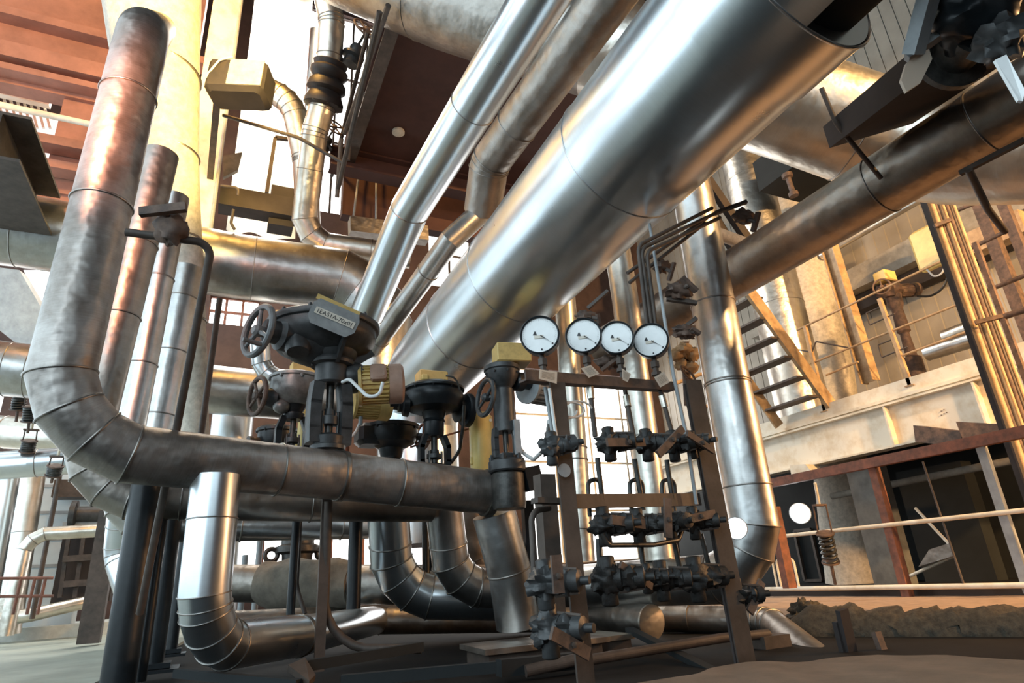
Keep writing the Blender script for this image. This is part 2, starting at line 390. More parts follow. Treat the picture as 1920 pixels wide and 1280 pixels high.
pipe('insulated_column', 'thick dirty insulated vertical pipe behind the platform railing', [onX(1470, 330, 12.2), onX(1552, 700, 12.0), onX(1602, 1096, 11.8)], 1.05, M_WRAP, bands=[(1560, 760)])
# --- U pipe in the foreground
pipe('stub_pipe', 'bright vertical stub pipe in the foreground with a bend running right along the floor', [P(406, 892, 3.30), P(374, 1214, 3.0), P(560, 1192, 3.95), P(715, 1160, 5.9)], .245, M_ALU, [.30, .5], 5, bands=[(398, 975), (380, 1135)], bw=.004)
pipe('floor_pipe', 'long dull floor pipe running right beneath the bends', [P(690, 1163, 5.75), P(1120, 1158, 5.9)], .24, M_DULL, bands=[(712, 1162)])
pipe('floor_pipe', 'dusty pipe lying behind the foreground bend, left of centre', [P(430, 1168, 4.6), P(760, 1148, 6.0)], .17, M_DULL)
pipe('drop_pipe', 'left of two segmented elbows under the valve line', [P(724, 900, 5.0), P(738, 1118, 5.0), P(935, 1122, 5.1)], .335, M_ALU, .42, 4, bands=[(724, 1022)])
pipe('drop_pipe', 'right of two segmented elbows under the valve line', [P(826, 900, 4.75), P(850, 1098, 4.75), P(1005, 1108, 4.9)], .285, M_ALU2, .34, 3, bands=[(832, 1022), (898, 1090)])
pipe('drop_pipe', 'slanted pipe hanging from the end valve down to the lidded box', [P(926, 962, 4.25), P(958, 1080, 4.2), P(972, 1172, 4.15)], .30, M_ALU2, bands=[(960, 1068)])
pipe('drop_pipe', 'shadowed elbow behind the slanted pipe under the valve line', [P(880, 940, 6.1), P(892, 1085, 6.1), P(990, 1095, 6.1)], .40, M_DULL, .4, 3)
cp = pipe('capped_pipe', 'short floor pipe behind the gauge frame with a crinkled silver end cap', [P(1112, 1150, 5.0), P(1222, 1166, 4.45)], .235, M_DULL)
cpa = (P(1222, 1166, 4.45) - P(1112, 1150, 5.0)).normalized()
MB().lathe(P(1222, 1166, 4.45), cpa, [(.122, -.012), (.122, .004), (.06, .012), (.001, .014)], 36).build('end_cap', M_WARM, cp, 50, label='crinkled silver end cap')
pipe('floor_pipe', 'dull floor pipe at right with a bend dropping towards the concrete slab', [P(1236, 1158, 5.2), P(1442, 1164, 4.7), P(1560, 1262, 3.6)], .21, M_DULL, .25, 3, bands=[(1295, 1160)])
pipe('floor_pipe', 'thin dark bar pipe crossing low behind the gauge frame', [P(1085, 1240, 3.3), P(1352, 1196, 3.7), P(1440, 1188, 3.9)], .055, M_STEEL, res=20)
pipe('floor_pipe', 'thin dark pipe low at the left of the gauge frame', [P(985, 1258, 3.2), P(1080, 1236, 3.3)], .06, M_STEEL, res=20)
# --- upper middle
pipe('duct_pipe', 'orange lit pipe coming down beside the dark platform through a black bellows', [P(600, -60, 8.4), P(622, 40, 8.4), P(614, 165, 8.4), P(590, 250, 8.4), P(566, 452, 8.6), P(770, 482, 8.9)], .34, M_WARM, [.5, .5, .9, .42], 3, bands=[(625, 105), (600, 205), (583, 320), (695, 470)])
bl = P(613, 158, 8.4); bd = (P(606, 190, 8.4) - P(622, 100, 8.4)).normalized()
b = MB().lathe(bl - bd * .3, bd, [(.2, 0), (.23, .02), (.21, .08), (.25, .12), (.25, .18), (.2, .24), (.25, .3), (.26, .38), (.21, .42), (.24, .5), (.26, .54), (.26, .6), (.2, .62)], 28).build('rubber_bellows', M_RUBBER, bpy.data.objects['duct_pipe'], 40, label='black ribbed rubber bellows')
for k in range(8):
    u, w = perp(bd); a = k * PI / 4; q = bl + bd * .26 + (u * math.cos(a) + w * math.sin(a)) * .24
    MB().lathe(q, bd, [(.02, 0), (.02, .05)], 6).build('bolt', M_IRON, b)
pipe('duct_pipe', 'segmented cream elbow pipe right of the floodlight', [P(498, 166, 9.3), P(548, 190, 9.3), P(572, 300, 9.3), P(578, 420, 9.3)], .36, M_WARM, [.55, .5], 4, bands=[(572, 290)])
pipe('duct_pipe', 'grey vertical pipe behind the orange lit pipe near the top', [P(600, 60, 11), P(580, 330, 11), P(572, 420, 11)], .36, M_ALU2)
pipe('duct_pipe', 'short silver elbow under the left handwheel', [P(487, 640, 8.2), P(492, 706, 8.2), P(590, 716, 8.2)], .25, M_ALU, .3, 3)
tq = P(438, 776, 9.6)
tk = pipe('small_tank', 'white lit upright tank left of the valve cluster, below the lower cross pipe', [V((tq.x, tq.y, .02)), tq], .6, M_ALU, cat='tank')
# ------------------------------------------------------------------ room shell
XL, XR, YF, YB, ZC = -6.2, 13.0, -10.0, 16.0, 18.5
def corrugated(name, col, pitch):
    m, nt, b = new_mat(name); L = nt.links.new
    tc = N(nt, 'ShaderNodeTexCoord'); sx = N(nt, 'ShaderNodeSeparateXYZ'); L(tc.outputs['Object'], sx.inputs[0])
    mu = N(nt, 'ShaderNodeMath', operation='MULTIPLY'); mu.inputs[1].default_value = 1 / pitch; L(sx.outputs[1], mu.inputs[0])
    fr = N(nt, 'ShaderNodeMath', operation='FRACT'); L(mu.outputs[0], fr.inputs[0])
    h = ramp(nt, fr.outputs[0], [(0, (0, 0, 0)), (.09, (0, 0, 0)), (.16, (1, 1, 1)), (.93, (1, 1, 1))])
    bp = N(nt, 'ShaderNodeBump', Strength=1., Distance=.06); L(h.outputs[0], bp.inputs['Height']); L(bp.outputs[0], b.inputs['Normal'])
    n = N(nt, 'ShaderNodeTexNoise', Scale=1.2, Detail=5.); L(tc.outputs['Object'], n.inputs['Vector'])
    r = ramp(nt, n.outputs[0], [(.35, [c * .7 for c in col]), (.65, col)]); L(r.outputs[0], b.inputs['Base Color'])
    b.inputs['Roughness'].default_value = .5; return m
M_CORR = corrugated('corrugated_wall_sheet', (.36, .33, .28), .28)
M_PANE = glow('daylit_window_pane', (1, .985, .96), 4.0)
M_PANEC = glow('daylit_side_window_pane', (.72, .90, 1.0), 2.6)
def wall_with_holes(name, axis, k, u0, u1, z0, z1, holes, mat, t=.3):
    """axis 'Y': wall at y=k spanning x u0..u1; axis 'X': wall at x=k spanning y. holes = (u0,u1,z0,z1)"""
    us = sorted({u0, u1, *[h[0] for h in holes], *[h[1] for h in holes]}); zs = sorted({z0, z1, *[h[2] for h in holes], *[h[3] for h in holes]})
    mb = MB()
    for i in range(len(us) - 1):
        for j in range(len(zs) - 1):
            uc, zc = (us[i] + us[i + 1]) / 2, (zs[j] + zs[j + 1]) / 2
            if any(h[0] < uc < h[1] and h[2] < zc < h[3] for h in holes): continue
            s = (us[i + 1] - us[i], zs[j + 1] - zs[j])
            if axis == 'Y': mb.box((uc, k, zc), (s[0], t, s[1]))
            else: mb.box((k, uc, zc), (t, s[0], s[1]))
    return struct(mb.build(name, mat, None, 0))
wn = [0]
def window(axis, k, h, nu, nz, frame, pane, bar=.06):
    wn[0] += 1
    u0, u1, z0, z1 = h
    pt = lambda u, z, o=0: V((u, k + o, z)) if axis == 'Y' else V((k + o, u, z))
    f = MB()
    for i in range(nu + 1):
        u = u0 + (u1 - u0) * i / nu; f.bar(pt(u, z0), pt(u, z1), bar, bar * 1.3, (1, 0, 0) if axis == 'X' else (0, 1, 0))
    for j in range(nz + 1):
        z = z0 + (z1 - z0) * j / nz; f.bar(pt(u0, z), pt(u1, z), bar, bar, (0, 0, 1))
    o = struct(f.build('window_%d' % wn[0], frame, None, 0))
    sg = .1 if (axis == 'Y' and k > 0) or (axis == 'X' and k > 0) else -.1
    MB().add([pt(u0, z0, sg), pt(u1, z0, sg), pt(u1, z1, sg), pt(u0, z1, sg)], [(0, 1, 2, 3)]).build('pane', pane, o, 0)
def pxwin(x0, y0, x1, y1, Y):
    a, b = onY(x0, y0, Y), onY(x1, y1, Y); return (min(a.x, b.x), max(a.x, b.x), min(a.z, b.z), max(a.z, b.z))
HB = [pxwin(586, -20, 736, 425, YB), pxwin(395, 556, 482, 618, YB), pxwin(800, 352, 960, 560, YB), pxwin(958, 690, 1262, 1045, YB),
      pxwin(430, 975, 900, 1062, YB), pxwin(105, 885, 235, 1010, YB)]
HB.append((XL + .25, -4.35, .5, 5.9))  # out-of-view window added to carry the big pipe's highlight on
HB = [(max(XL + .1, a), min(XR - .1, b), max(.2, c), min(ZC - .1, d)) for a, b, c, d in HB]
wall_with_holes('wall_back', 'Y', YB, XL, XR, 0, ZC, HB, M_BRICK)
for h, (nu, nz, fm) in zip(HB, ((6, 3, M_STEEL), (3, 2, M_RED), (4, 3, M_STEEL), (4, 4, M_CREAM), (8, 1, M_RED), (3, 2, M_GREY), (1, 2, M_STEEL))): window('Y', YB, h, nu, nz, fm, M_PANE)
HL = [(-9.0, 15.6, .5, 6.1), (-9.0, 15.6, 7.0, 11.6)]  # unseen upper band added for the light edge of the big pipe
wall_with_holes('wall_left', 'X', XL, YF, YB, 0, ZC, HL, M_BRICK)
for h in HL: window('X', XL, h, 9, 2, M_STEEL, M_PANEC)
HF = [(-5.5, 2.5, 3.2, 6.4)]
wall_with_holes('wall_front', 'Y', YF, XL, XR, 0, ZC, HF, M_BRICK)
for h in HF: window('Y', YF, h, 8, 3, M_STEEL, M_PANEC)
wr_ = MB().box((XR + .15, (YF + YB) / 2, ZC / 2), (.3, YB - YF, ZC)).build('wall_right', M_CORR, None, 0, origin=(XR, 0, 0)); struct(wr_)
struct(MB().box(((XL + XR) / 2, (YF + YB) / 2, ZC + .15), (XR - XL, YB - YF, .3)).build('ceiling', M_DARK, None, 0))
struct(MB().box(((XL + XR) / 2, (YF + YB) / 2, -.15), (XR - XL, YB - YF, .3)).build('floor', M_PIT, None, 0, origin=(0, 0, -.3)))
# ------------------------------------------------------------------ lights
wd = bpy.data.worlds.new('world'); scn.world = wd; wd.use_nodes = True
wd.node_tree.nodes['Background'].inputs[0].default_value = (.7, .85, 1, 1); wd.node_tree.nodes['Background'].inputs[1].default_value = .3
def lamp(name, kind, loc, aim, col, power, size=.5, spot=60, blend=.4):
    l = bpy.data.lights.new(name, kind); l.color = col; l.energy = power
    if kind == 'AREA': l.shape = 'DISK'; l.size = size
    else: l.shadow_soft_size = size
    if kind == 'SPOT': l.spot_size = math.radians(spot); l.spot_blend = blend
    o = bpy.data.objects.new(name, l); COL.objects.link(o); o.location = V(loc)
    if aim is not None: o.rotation_euler = (V(aim) - V(loc)).to_track_quat('-Z', 'Y').to_euler()
    return o
lamp('warm_sun_spot', 'SPOT', (7.0, -7.0, 7.6), (9.8, 6, 3.4), (1, .58, .23), 11000, .15, 70)  # added spot in place of low warm sun from the right
lamp('wall_bounce_spot', 'SPOT', (5.5, -8, 5), (13, -.5, 2.6), (1, .58, .26), 9000, .3, 75)  # added spot warming an unseen wall for warm reflections in the pipes
lamp('warm_flank_spot', 'SPOT', (11.8, -1.5, 4.2), (4.0, 5.5, 2.8), (1, .55, .24), 1500, .3, 70)  # added spot for the warm right flanks of the risers
lamp('cool_daylight', 'AREA', (-5.5, -5, 5), (2, 4, 2), (.74, .90, 1), 200, 4)
lamp('sheet_backlight', 'AREA', (onY(510, 180, 13.2)), onY(510, 180, 11.5), (1, .96, .88), 1500, 4.5)
lamp('floor_bounce_spot', 'SPOT', (6.8, 1.6, 1.3), (1.0, 4.6, .9), (1, .48, .2), 170, .15, 60)  # added spot imitating warm bounce off the sunlit floor
lamp('orange_glow_spot', 'SPOT', (-1.2, 5.6, 9.6), (-1.2, 8.5, 8.0), (1, .52, .12), 1100, .4, 140)  # added spot for the orange glow, no fixture stands here
lamp('orange_glow_spot_low', 'SPOT', (-3.2, 5.5, 7.5), (-3.0, 10.4, 6.6), (1, .34, .15), 160, .4, 130)  # second added spot, tints the lower bunker orange
lamp('yellow_glow_spot', 'SPOT', P(520, -260, 4.4), P(300, 150, 7), (1, .68, .22), 2400, .3, 56)  # added spot for the yellow glow on wrapped riser and column
lamp('rose_glow_spot', 'SPOT', P(-120, -150, 2.6), P(230, 230, 3.6), (1, .36, .18), 260, .25, 60)  # added spot putting a pinkish glow on the foremost riser
scn.view_settings.view_transform = 'Standard'; scn.view_settings.look = 'None'; scn.view_settings.gamma = 1; scn.view_settings.exposure = 0.15
scn.cycles.use_denoising = True
scn.cycles.max_bounces = 7; scn.cycles.diffuse_bounces = 3; scn.cycles.glossy_bounces = 4
# ------------------------------------------------------------------ motor driven valves (local unit: one pixel at the valve's depth)
def frame_at(x, y, d, yaw=0):
    p = P(x, y, d); s = d / F
    return Matrix.Translation(p) @ Matrix.Rotation(math.radians(yaw), 4, 'Z') @ Matrix.Scale(s, 4), p
def handwheel(M, root, c, ax, R, mat, handle=True, spokes=3, r=.11):
    ax = V(ax).normalized(); u, w = perp(ax); c = V(c)
    mb = MB(M).torus(c, ax, R, R * r, 32, 10)
    for k in range(spokes):
        a = 2 * PI * k / spokes + .5; dv = u * math.cos(a) + w * math.sin(a)
        mb.tube([c + dv * R * .15 - ax * R * .02, c + dv * R], [R * .1, R * .075], 8)
    o = mb.build('handwheel', mat, root)
    MB(M).lathe(c, ax, [(R * .2, -R * .22), (R * .24, -R * .1), (R * .24, R * .1), (R * .16, R * .2)], 14).build('wheel_hub', mat, o)
    if handle:
        q = c + (u * math.cos(2.2) + w * math.sin(2.2)) * R
        MB(M).tube([q, q + ax * R * .25, q + ax * R * .8], [R * .07, R * .1, R * .08], 8).build('crank_handle', mat, o)
    return o
def motor(M, root, c, ax, r, ln, mat, cap_mat, name='motor', ribs=26, tbox=True):
    ax = V(ax).normalized(); c = V(c); u, w = perp(ax)
    mb = MB(M).lathe(c, ax, [(r * 1.06, 0), (r * 1.06, ln * .07), (r * .9, ln * .08), (r * .9, ln * .66)], 36)
    for k in range(ribs):
        a = 2 * PI * k / ribs; d = u * math.cos(a) + w * math.sin(a)
        mb.extr([(-r * .035, -r * .05), (r * .035, -r * .05), (r * .035, r * .05), (-r * .035, r * .05)], c + ax * ln * .09 + d * r * .95, c + ax * ln * .64 + d * r * .95, d)
    o = mb.build(name, mat, root)
    MB(M).lathe(c, ax, [(r * 1.02, ln * .66), (r * 1.02, ln * .93), (r * .9, ln * .98), (r * .55, ln), (.001, ln)], 36).build('fan_cover', cap_mat, o)
    if tbox:
        sd = V((0, -1, 0)) - ax * V((0, -1, 0)).dot(ax); sd = (sd.normalized() * .8 + V((0, 0, .25))).normalized()
        R = Matrix((ax, sd.cross(ax), sd)).transposed()
        MB(M).bbox(c + ax * ln * .42 + sd * r * 1.05, (r * .75, r * .9, r * .42), r * .1, R).build('terminal_box', cap_mat, o)
    return o
def bolts(M, root, c, ax, R, n, r, h, mat, name='bolt', a0=0):
    ax = V(ax).normalized(); u, w = perp(ax)
    for k in range(n):
        a = a0 + 2 * PI * k / n; q = V(c) + (u * math.cos(a) + w * math.sin(a)) * R
        MB(M).lathe(q, ax, [(r, 0), (r, h), (r * .55, h), (r * .55, h * 1.6)], 6).build(name, mat, root)
def yoke(M, root, z0, z1, wb, wm, wt, mat, tw=15, td=26, flange=True, gland=True):
    """open two armed frame with stem and packing gland, arms left and right"""
    mb = MB(M)
    for sx in (-1, 1):
        pts = [(sx * wb, 0, z0 + (z1 - z0) * .12), (sx * wm, 0, z0 + (z1 - z0) * .32), (sx * wm, 0, z0 + (z1 - z0) * .68), (sx * wt, 0, z1 - (z1 - z0) * .04)]
        pp, _ = fillet(pts, tw * 1.6, 4)
        for a, b in zip(pp[:-1], pp[1:]): 
            a, b = V(a), V(b); e = (b - a).normalized() * tw * .12
            mb.extr([(-td / 2, -tw / 2), (-td * .2, -tw * .62), (td * .2, -tw * .62), (td / 2, -tw / 2), (td / 2, tw / 2), (td * .2, tw * .62), (-td * .2, tw * .62), (-td / 2, tw / 2)], a - e, b + e, (1, 0, 0))
    mb.lathe((0, 0, z0), (0, 0, 1), [(wb * .95, 0), (wb * 1.12, 2), (wb * 1.12, (z1 - z0) * .07), (wb * .92, (z1 - z0) * .09), (wb * 1.0, (z1 - z0) * .2), (wb * .7, (z1 - z0) * .24)], 24)
    o = mb.build('yoke', mat, root)
    h = z1 - z0
    MB(M).lathe((0, 0, z0 + h * .2), (0, 0, 1), [(wb * .26, 0), (wb * .26, h * .8)], 14).build('valve_stem', M_IRON, root)
    if gland:
        MB(M).lathe((0, 0, z0 + h * .36), (0, 0, 1), [(wb * .42, 0), (wb * .62, 2), (wb * .62, h * .13), (wb * .4, h * .15), (wb * .36, h * .24)], 18).build('packing_gland', M_BLACK2, root)
        for sx in (-1, 1): MB(M).rod((sx * wb * .5, -wb * .3, z0 + h * .2), (sx * wb * .5, -wb * .3, z0 + h * .56), wb * .1, 8).build('gland_stud', M_IRON, root)
    return o
Z3 = (0, 0, 1)
# --- A: the largest, in front
M, p = frame_at(614, 846, 3.86, 8); M = M @ Matrix.Diagonal((1, 1, .95, 1))
A = thing('motor_valve', 'largest black motor valve, with a grey hexagonal label plate and open yoke', 'valve', p)
yoke(M, A, 0, 140, 29, 30, 26, M_BLACK2, 21, 36)
MB(M).lathe((0, 0, 136), Z3, [(27, 0), (31, 4), (31, 40), (42, 42), (44, 48), (40, 54), (46, 60), (50, 78)], 30).build('neck', M_BLACK2, A)
nk = MB(M)
for a in (0, 1.57, 3.14, 4.71, .8, 2.4):
    nk.bar((28 * math.cos(a), 28 * math.sin(a), 186), (78 * math.cos(a), 78 * math.sin(a), 226), 7, 30, (0, 0, 1))
nk.build('stiffening_rib', M_BLACK2, A)
dc = (-14, 18, 0)
MB(M).lathe((dc[0], dc[1], 198), Z3, [(46, 0), (64, 5), (88, 18), (101, 34), (104, 44), (104, 58), (109, 60), (111, 64), (111, 71), (104, 76), (86, 82), (40, 86), (0, 87)], 48).build('gear_drum', M_BLACK2, A, 28)
bolts(M, A, (dc[0], dc[1], 269), Z3, 106, 12, 4, 5, M_BLACK2)
g = MB(M).lathe((-24, 8, 228), (-1, -.25, 0), [(54, 0), (50, 40), (42, 58), (34, 66), (34, 84), (24, 90), (22, 112), (10, 114)], 28).build('wheel_gearbox', M_BLACK2, A)
MB(M).lathe((-74, -30, 194), (0, -.3, -1), [(20, -30), (24, 0), (20, 9), (0, 10)], 18).build('gearbox_boss', M_BLACK2, A)
handwheel(M, A, (-146, -24, 222), (-1, -.32, .05), 49, paint('grey_wheel_paint', (.17, .17, .17), .45, .4), r=.13)
MB(M).rod((-104, -12, 224), (-140, -22, 223), 9, 10).build('wheel_shaft', M_BLACK2, A)
motor(M, A, (58, 10, 146), (.93, -.33, .06), 42, 92, M_YEL, paint('dusty_rose_paint', (.42, .26, .19), .55, .3))
MB(M).ell((44, 6, 160), (34, 34, 34), 16, 10).build('motor_flange', M_BLACK2, A)
nx = V((.93, -.1, -.33)).normalized(); nn = V((-.05, -.86, -.42)); nn = (nn - nx * nn.dot(nx)).normalized(); ny = nn.cross(nx).normalized()
R3 = Matrix((nx, ny, nn)).transposed(); pc = V((-30, -98, 240))
hexo = [(-44, -12), (-44, 14), (-36, 24), (40, 24), (46, 12), (46, -10), (34, -24), (-34, -24)]
pl = MB(M).prism([pc + R3 @ V((a, b * 1.05, 0)) for a, b in hexo], nn * 4).build('label_plate', paint('grey_zinc_plate', (.33, .34, .34), .5, .3, scale=12), A, 0, label='grey hexagonal label plate')
MB(M).box(pc + R3 @ V((2, 2, 5)), (76, 13, 1.2), R3).build('label_tape', M_PAPER, pl, 0)
tv, tf = text_geo('1EA51A-70x01', 11.5)
MB(M).add([pc + R3 @ V((2 - v.x * -1, 1.5 + v.y, 6)) for v in tv], tf).build('lettering', M_INK, pl, 0, label='black letters 1EA51A-70x01')
MB(M).bar(pc + R3 @ V((-44, 27, -3)), pc + R3 @ V((40, 27, -3)), 10, 5, nn).build('plate_edge', M_YEL, pl, 0)
MB(M).bbox((-100, 6, 266), (36, 30, 26), 4, Matrix.Rotation(.35, 3, 'Y')).build('switch_box', M_YEL, A)
MB(M).bbox((-60, -30, 274), (22, 26, 24), 4).build('switch_box', M_YEL, A)
# --- B: behind it on the left
M, p = frame_at(545, 862, 4.75, 6)
B = thing('motor_valve', 'silver grey dusty motor valve left of the largest one, with a dark handwheel', 'valve', p)
yoke(M, B, 0, 84, 22, 26, 18, M_BLACK, 11, 18)
MB(M).lathe((0, 0, 76), Z3, [(17, 0), (20, 8), (20, 12), (16, 14), (24, 30), (30, 36)], 24).build('neck', M_BLACK, B)
M_SILV = paint('silver_dusty_paint', (.26, .26, .25), .38, .6, scale=8, metallic=.4)
MB(M).lathe((0, 0, 104), Z3, [(26, 0), (32, 4), (40, 12), (46, 20), (48, 30), (48, 50), (51, 52), (51, 57), (46, 60), (0, 62)], 40).build('gear_drum', M_SILV, B, 28)
bolts(M, B, (0, 0, 156), (0, 0, -1), 49.5, 8, 3.2, 4, M_SILV)
MB(M).box((16, 0, 176), (54, 34, 28)).build('switch_box', M_YEL, B)
MB(M).lathe((-38, -2, 116), (-1, -.1, 0), [(22, 0), (18, 12), (16, 20), (7, 22), (7, 28)], 18).build('wheel_gearbox', M_BLACK2, B)
handwheel(M, B, (-70, -8, 116), (-1, -.28, 0), 35, M_RUST, False, 4, .13)
MB(M).ell((-26, -12, 98), (16, 14, 14), 14, 8).build('oil_cup', M_SILV, B)
# --- C: centre
M, p = frame_at(815, 888, 4.6, 0)
C_ = thing('motor_valve', 'glossy black motor valve in the centre under a small yellow box', 'valve', p)
yoke(M, C_, 0, 74, 24, 26, 18, M_BLACK, 9, 20)
MB(M).lathe((0, 0, 70), Z3, [(16, 0), (19, 4), (20, 28), (22, 29), (20, 34), (24, 50), (30, 56)], 26).build('neck', M_BLACK, C_)
MB(M).lathe((0, 0, 118), Z3, [(34, 0), (50, 6), (54, 14), (58, 22), (59, 32), (56, 40), (61, 42), (61, 46), (52, 52), (0, 54)], 40).build('gear_drum', M_BLACK, C_, 28)
bolts(M, C_, (0, 0, 162), (0, 0, -1), 58, 10, 2.6, 3, M_BLACK)
b = MB(M).bbox((-4, 0, 186), (58, 36, 26), 2).build('switch_box', M_YEL, C_); MB(M).bbox((-24, -20, 182), (12, 8, 12), 1.5).build('cable_gland', M_YEL2, b)
MB(M).lathe((50, 4, 128), (1, .1, 0), [(26, 0), (22, 14), (32, 15), (34, 20), (34, 26), (12, 27)], 24).build('side_flange', M_BLACK, C_)
MB(M).lathe((-50, 4, 132), (-1, .1, 0), [(24, 0), (22, 10), (14, 12), (14, 18), (5, 19), (5, 34)], 20).build('side_boss', M_BLACK, C_)
# --- D: the end valve standing where the pipe ends
M, p = frame_at(955, 948, 4.05, -4)
D_ = thing('motor_valve', 'tall slim black valve standing at the cut end of the dented pipe', 'valve', p)
MB(M).lathe((0, 0, -6), Z3, [(30, 0), (32, 8), (32, 64), (28, 68)], 28).build('valve_body', M_IRON, D_)
MB(M).lathe((0, 0, 62), Z3, [(33, 0), (36, 3), (36, 20), (30, 24)], 28).build('bonnet_flange', M_BLACK2, D_)
bolts(M, D_, (0, 0, 82), Z3, 31, 6, 5, 8, M_BLACK2)
yoke(M, D_, 82, 148, 22, 22, 20, M_BLACK2, 9, 20, gland=False)
MB(M).bar((16, -22, 92), (16, -22, 160), 12, 8, (0, 1, 0)).build('guide_plate', M_GREY, D_)
MB(M).lathe((0, 0, 140), Z3, [(22, 0), (23, 6), (21, 14), (21, 86), (17, 90), (24, 98), (26, 102), (32, 112), (34, 124), (37, 126), (37, 134), (30, 138), (0, 139)], 30).build('gear_column', M_BLACK2, D_, 28)
bolts(M, D_, (0, 0, 260), (0, 0, -1), 35, 8, 2.4, 3, M_BLACK2)
MB(M).bbox((24, 2, 302), (72, 50, 40), 2, Matrix.Rotation(-.1, 3, 'Z')).build('switch_box', M_YEL, D_)
MB(M).rod((28, 4, 262), (28, 4, 284), 12, 12).build('box_stem', M_BLACK2, D_)
MB(M).lathe((26, 4, 248), (1, .3, 0), [(16, 0), (20, 4), (20, 20), (13, 22), (13, 40)], 20).build('gearbox', M_BLACK, D_)
motor(M, D_, (62, 22, 242), (1, .42, .04), 33, 86, M_GREY, M_GREY, ribs=20, tbox=False)
handwheel(M, D_, (-34, 10, 212), (-1, -.15, .1), 36, M_BLACK2, False, 2, .14)
MB(M).bar((-24, 4, 214), (-34, 10, 212), 8, 8).build('wheel_shaft', M_BLACK2, D_)
MB(M).bar((30, -6, 46), (62, -4, 52), 30, 44, (0, 0, 1)).build('side_bracket', M_BLACK, D_)
# --- E low left, F low centre
M, p = frame_at(515, 880, 5.6, 5)
E_ = thing('motor_valve', 'lowest black valve head peeping over the dented pipe at left', 'valve', p)
MB(M).lathe((0, 0, -20), Z3, [(18, 0), (20, 46), (26, 52)], 22).build('neck', M_BLACK, E_)
MB(M).lathe((0, 0, 34), Z3, [(22, 0), (30, 6), (35, 16), (36, 34), (39, 36), (39, 41), (34, 45), (0, 47)], 36).build('gear_drum', M_BLACK, E_, 28)
bolts(M, E_, (0, 0, 72), (0, 0, -1), 37.5, 8, 2.6, 3, M_BLACK)
MB(M).lathe((-30, -4, 46), (-1, -.2, -.1), [(13, 0), (12, 14), (15, 15), (15, 22), (0, 23)], 18).build('side_boss', M_RUBBER, E_)
M, p = frame_at(733, 905, 5.2, 0)
F_ = thing('motor_valve', 'wide flat black valve with a thin handwheel, right of the ochre motors', 'valve', p)
MB(M).lathe((0, 0, -10), Z3, [(18, 0), (19, 52), (17, 54), (20, 58), (24, 76)], 24).build('neck', M_BLACK, F_)
MB(M).lathe((0, 0, 64), Z3, [(24, 0), (44, 10), (50, 22), (50, 36), (53, 38), (53, 44), (40, 48), (0, 50)], 36).build('gear_drum', M_BLACK, F_, 28)
MB(M).bbox((-42, 0, 88), (50, 60, 40), 8).build('gearbox', M_BLACK, F_)
MB(M).rod((40, -4, 88), (58, -8, 88), 7).build('wheel_shaft', M_BLACK, F_)
handwheel(M, F_, (60, -10, 88), (-1, -.3, .05), 25, M_RUST, False, 3, .12)
bolts(M, F_, (0, 0, 102), (0, 0, -1), 51, 8, 2.6, 3, M_BLACK)
# --- loose ochre motors and cabinets behind
M, p = frame_at(700, 760, 4.9)
q = thing('electric_motor', 'ochre ribbed motor below the rose capped motor, left of the central valve', 'motor', p)
motor(M, q, (-40, 0, 0), (1, .08, 0), 26, 74, M_YEL, M_YEL, tbox=False, ribs=30)
MB(M).lathe((34, 3, 0), (1, .08, 0), [(5, 0), (5, 14), (9, 15), (9, 22)], 12).build('shaft', M_IRON, q)
MB(M).rod((-24, -6, -24), (-24, -6, -40), 4).build('cable_gland', M_GREY, q)
def capsule(x, y0, y1, w, d, label, mat=M_YEL2):
    M, p = frame_at(x, y1, d); h = (y1 - y0) * 1.04
    t = thing('control_cabinet', label, 'cabinet', p)
    MB(M).bbox((0, 0, h / 2), (w, w * .9, h), w * .22).build('cabinet_body', mat, t, 50)
    MB(M).bbox((-w * .52, -2, h * .3), (w * .14, 8, 14), 1).build('latch', mat, t)
    MB(M).rod((w * .3, -w * .47, h * .86), (w * .3, -w * .3, h * .86), 3, 10).build('lamp_button', M_PAPER, t)
capsule(572, 768, 872, 34, 5.1, 'rounded yellow cabinet squeezed behind the largest valve yoke')
capsule(906, 775, 905, 42, 4.9, 'rounded yellow cabinet left of the tall slim end valve')
capsule(640, 770, 865, 26, 5.0, 'narrow rose brown cabinet edge right of the largest valve yoke', M_RED)
# cables
def cable(pts, r, mat, label, name='cable', n=5, rad=.08):
    path, _ = fillet(pts, rad, n); o = MB().tube(path, r, 10).build(name, mat, None, 60); return tag(o, label, 'cable')
cable([P(642, 716, 3.9), P(655, 710, 3.85), P(690, 744, 3.7), P(712, 741, 3.7), P(718, 716, 3.72)], .011, M_CABLE, 'white cable looping under the motor of the largest valve')
cable([P(870, 760, 4.7), P(868, 800, 4.7), P(862, 845, 4.8), P(845, 868, 4.8)], .014, M_IRON, 'dark cable hanging beside the central valve', rad=.15)
cable([P(660, 818, 5.0), P(668, 808, 5.0), P(676, 790, 5.0), P(676, 778, 4.9)], .012, M_CABLE, 'pale cable under the ochre ribbed motor')
cable([P(962, 800, 4.2), P(975, 845, 4.2), P(1000, 862, 4.1), P(1024, 840, 3.6), P(1030, 790, 3.2)], .014, M_CABLE, 'grey cable sagging from the end valve to the gauge frame post', rad=.12)
cable([P(836, 704, 4.6), P(850, 706, 4.6), P(858, 716, 4.6), P(862, 730, 4.6)], .007, M_IRON, 'thin cable from the box on the central valve')
cable([P(770, 838, 4.6), P(830, 818, 4.9), P(905, 796, 5.2)], .008, M_RED, 'thin copper line slanting behind the central valve')
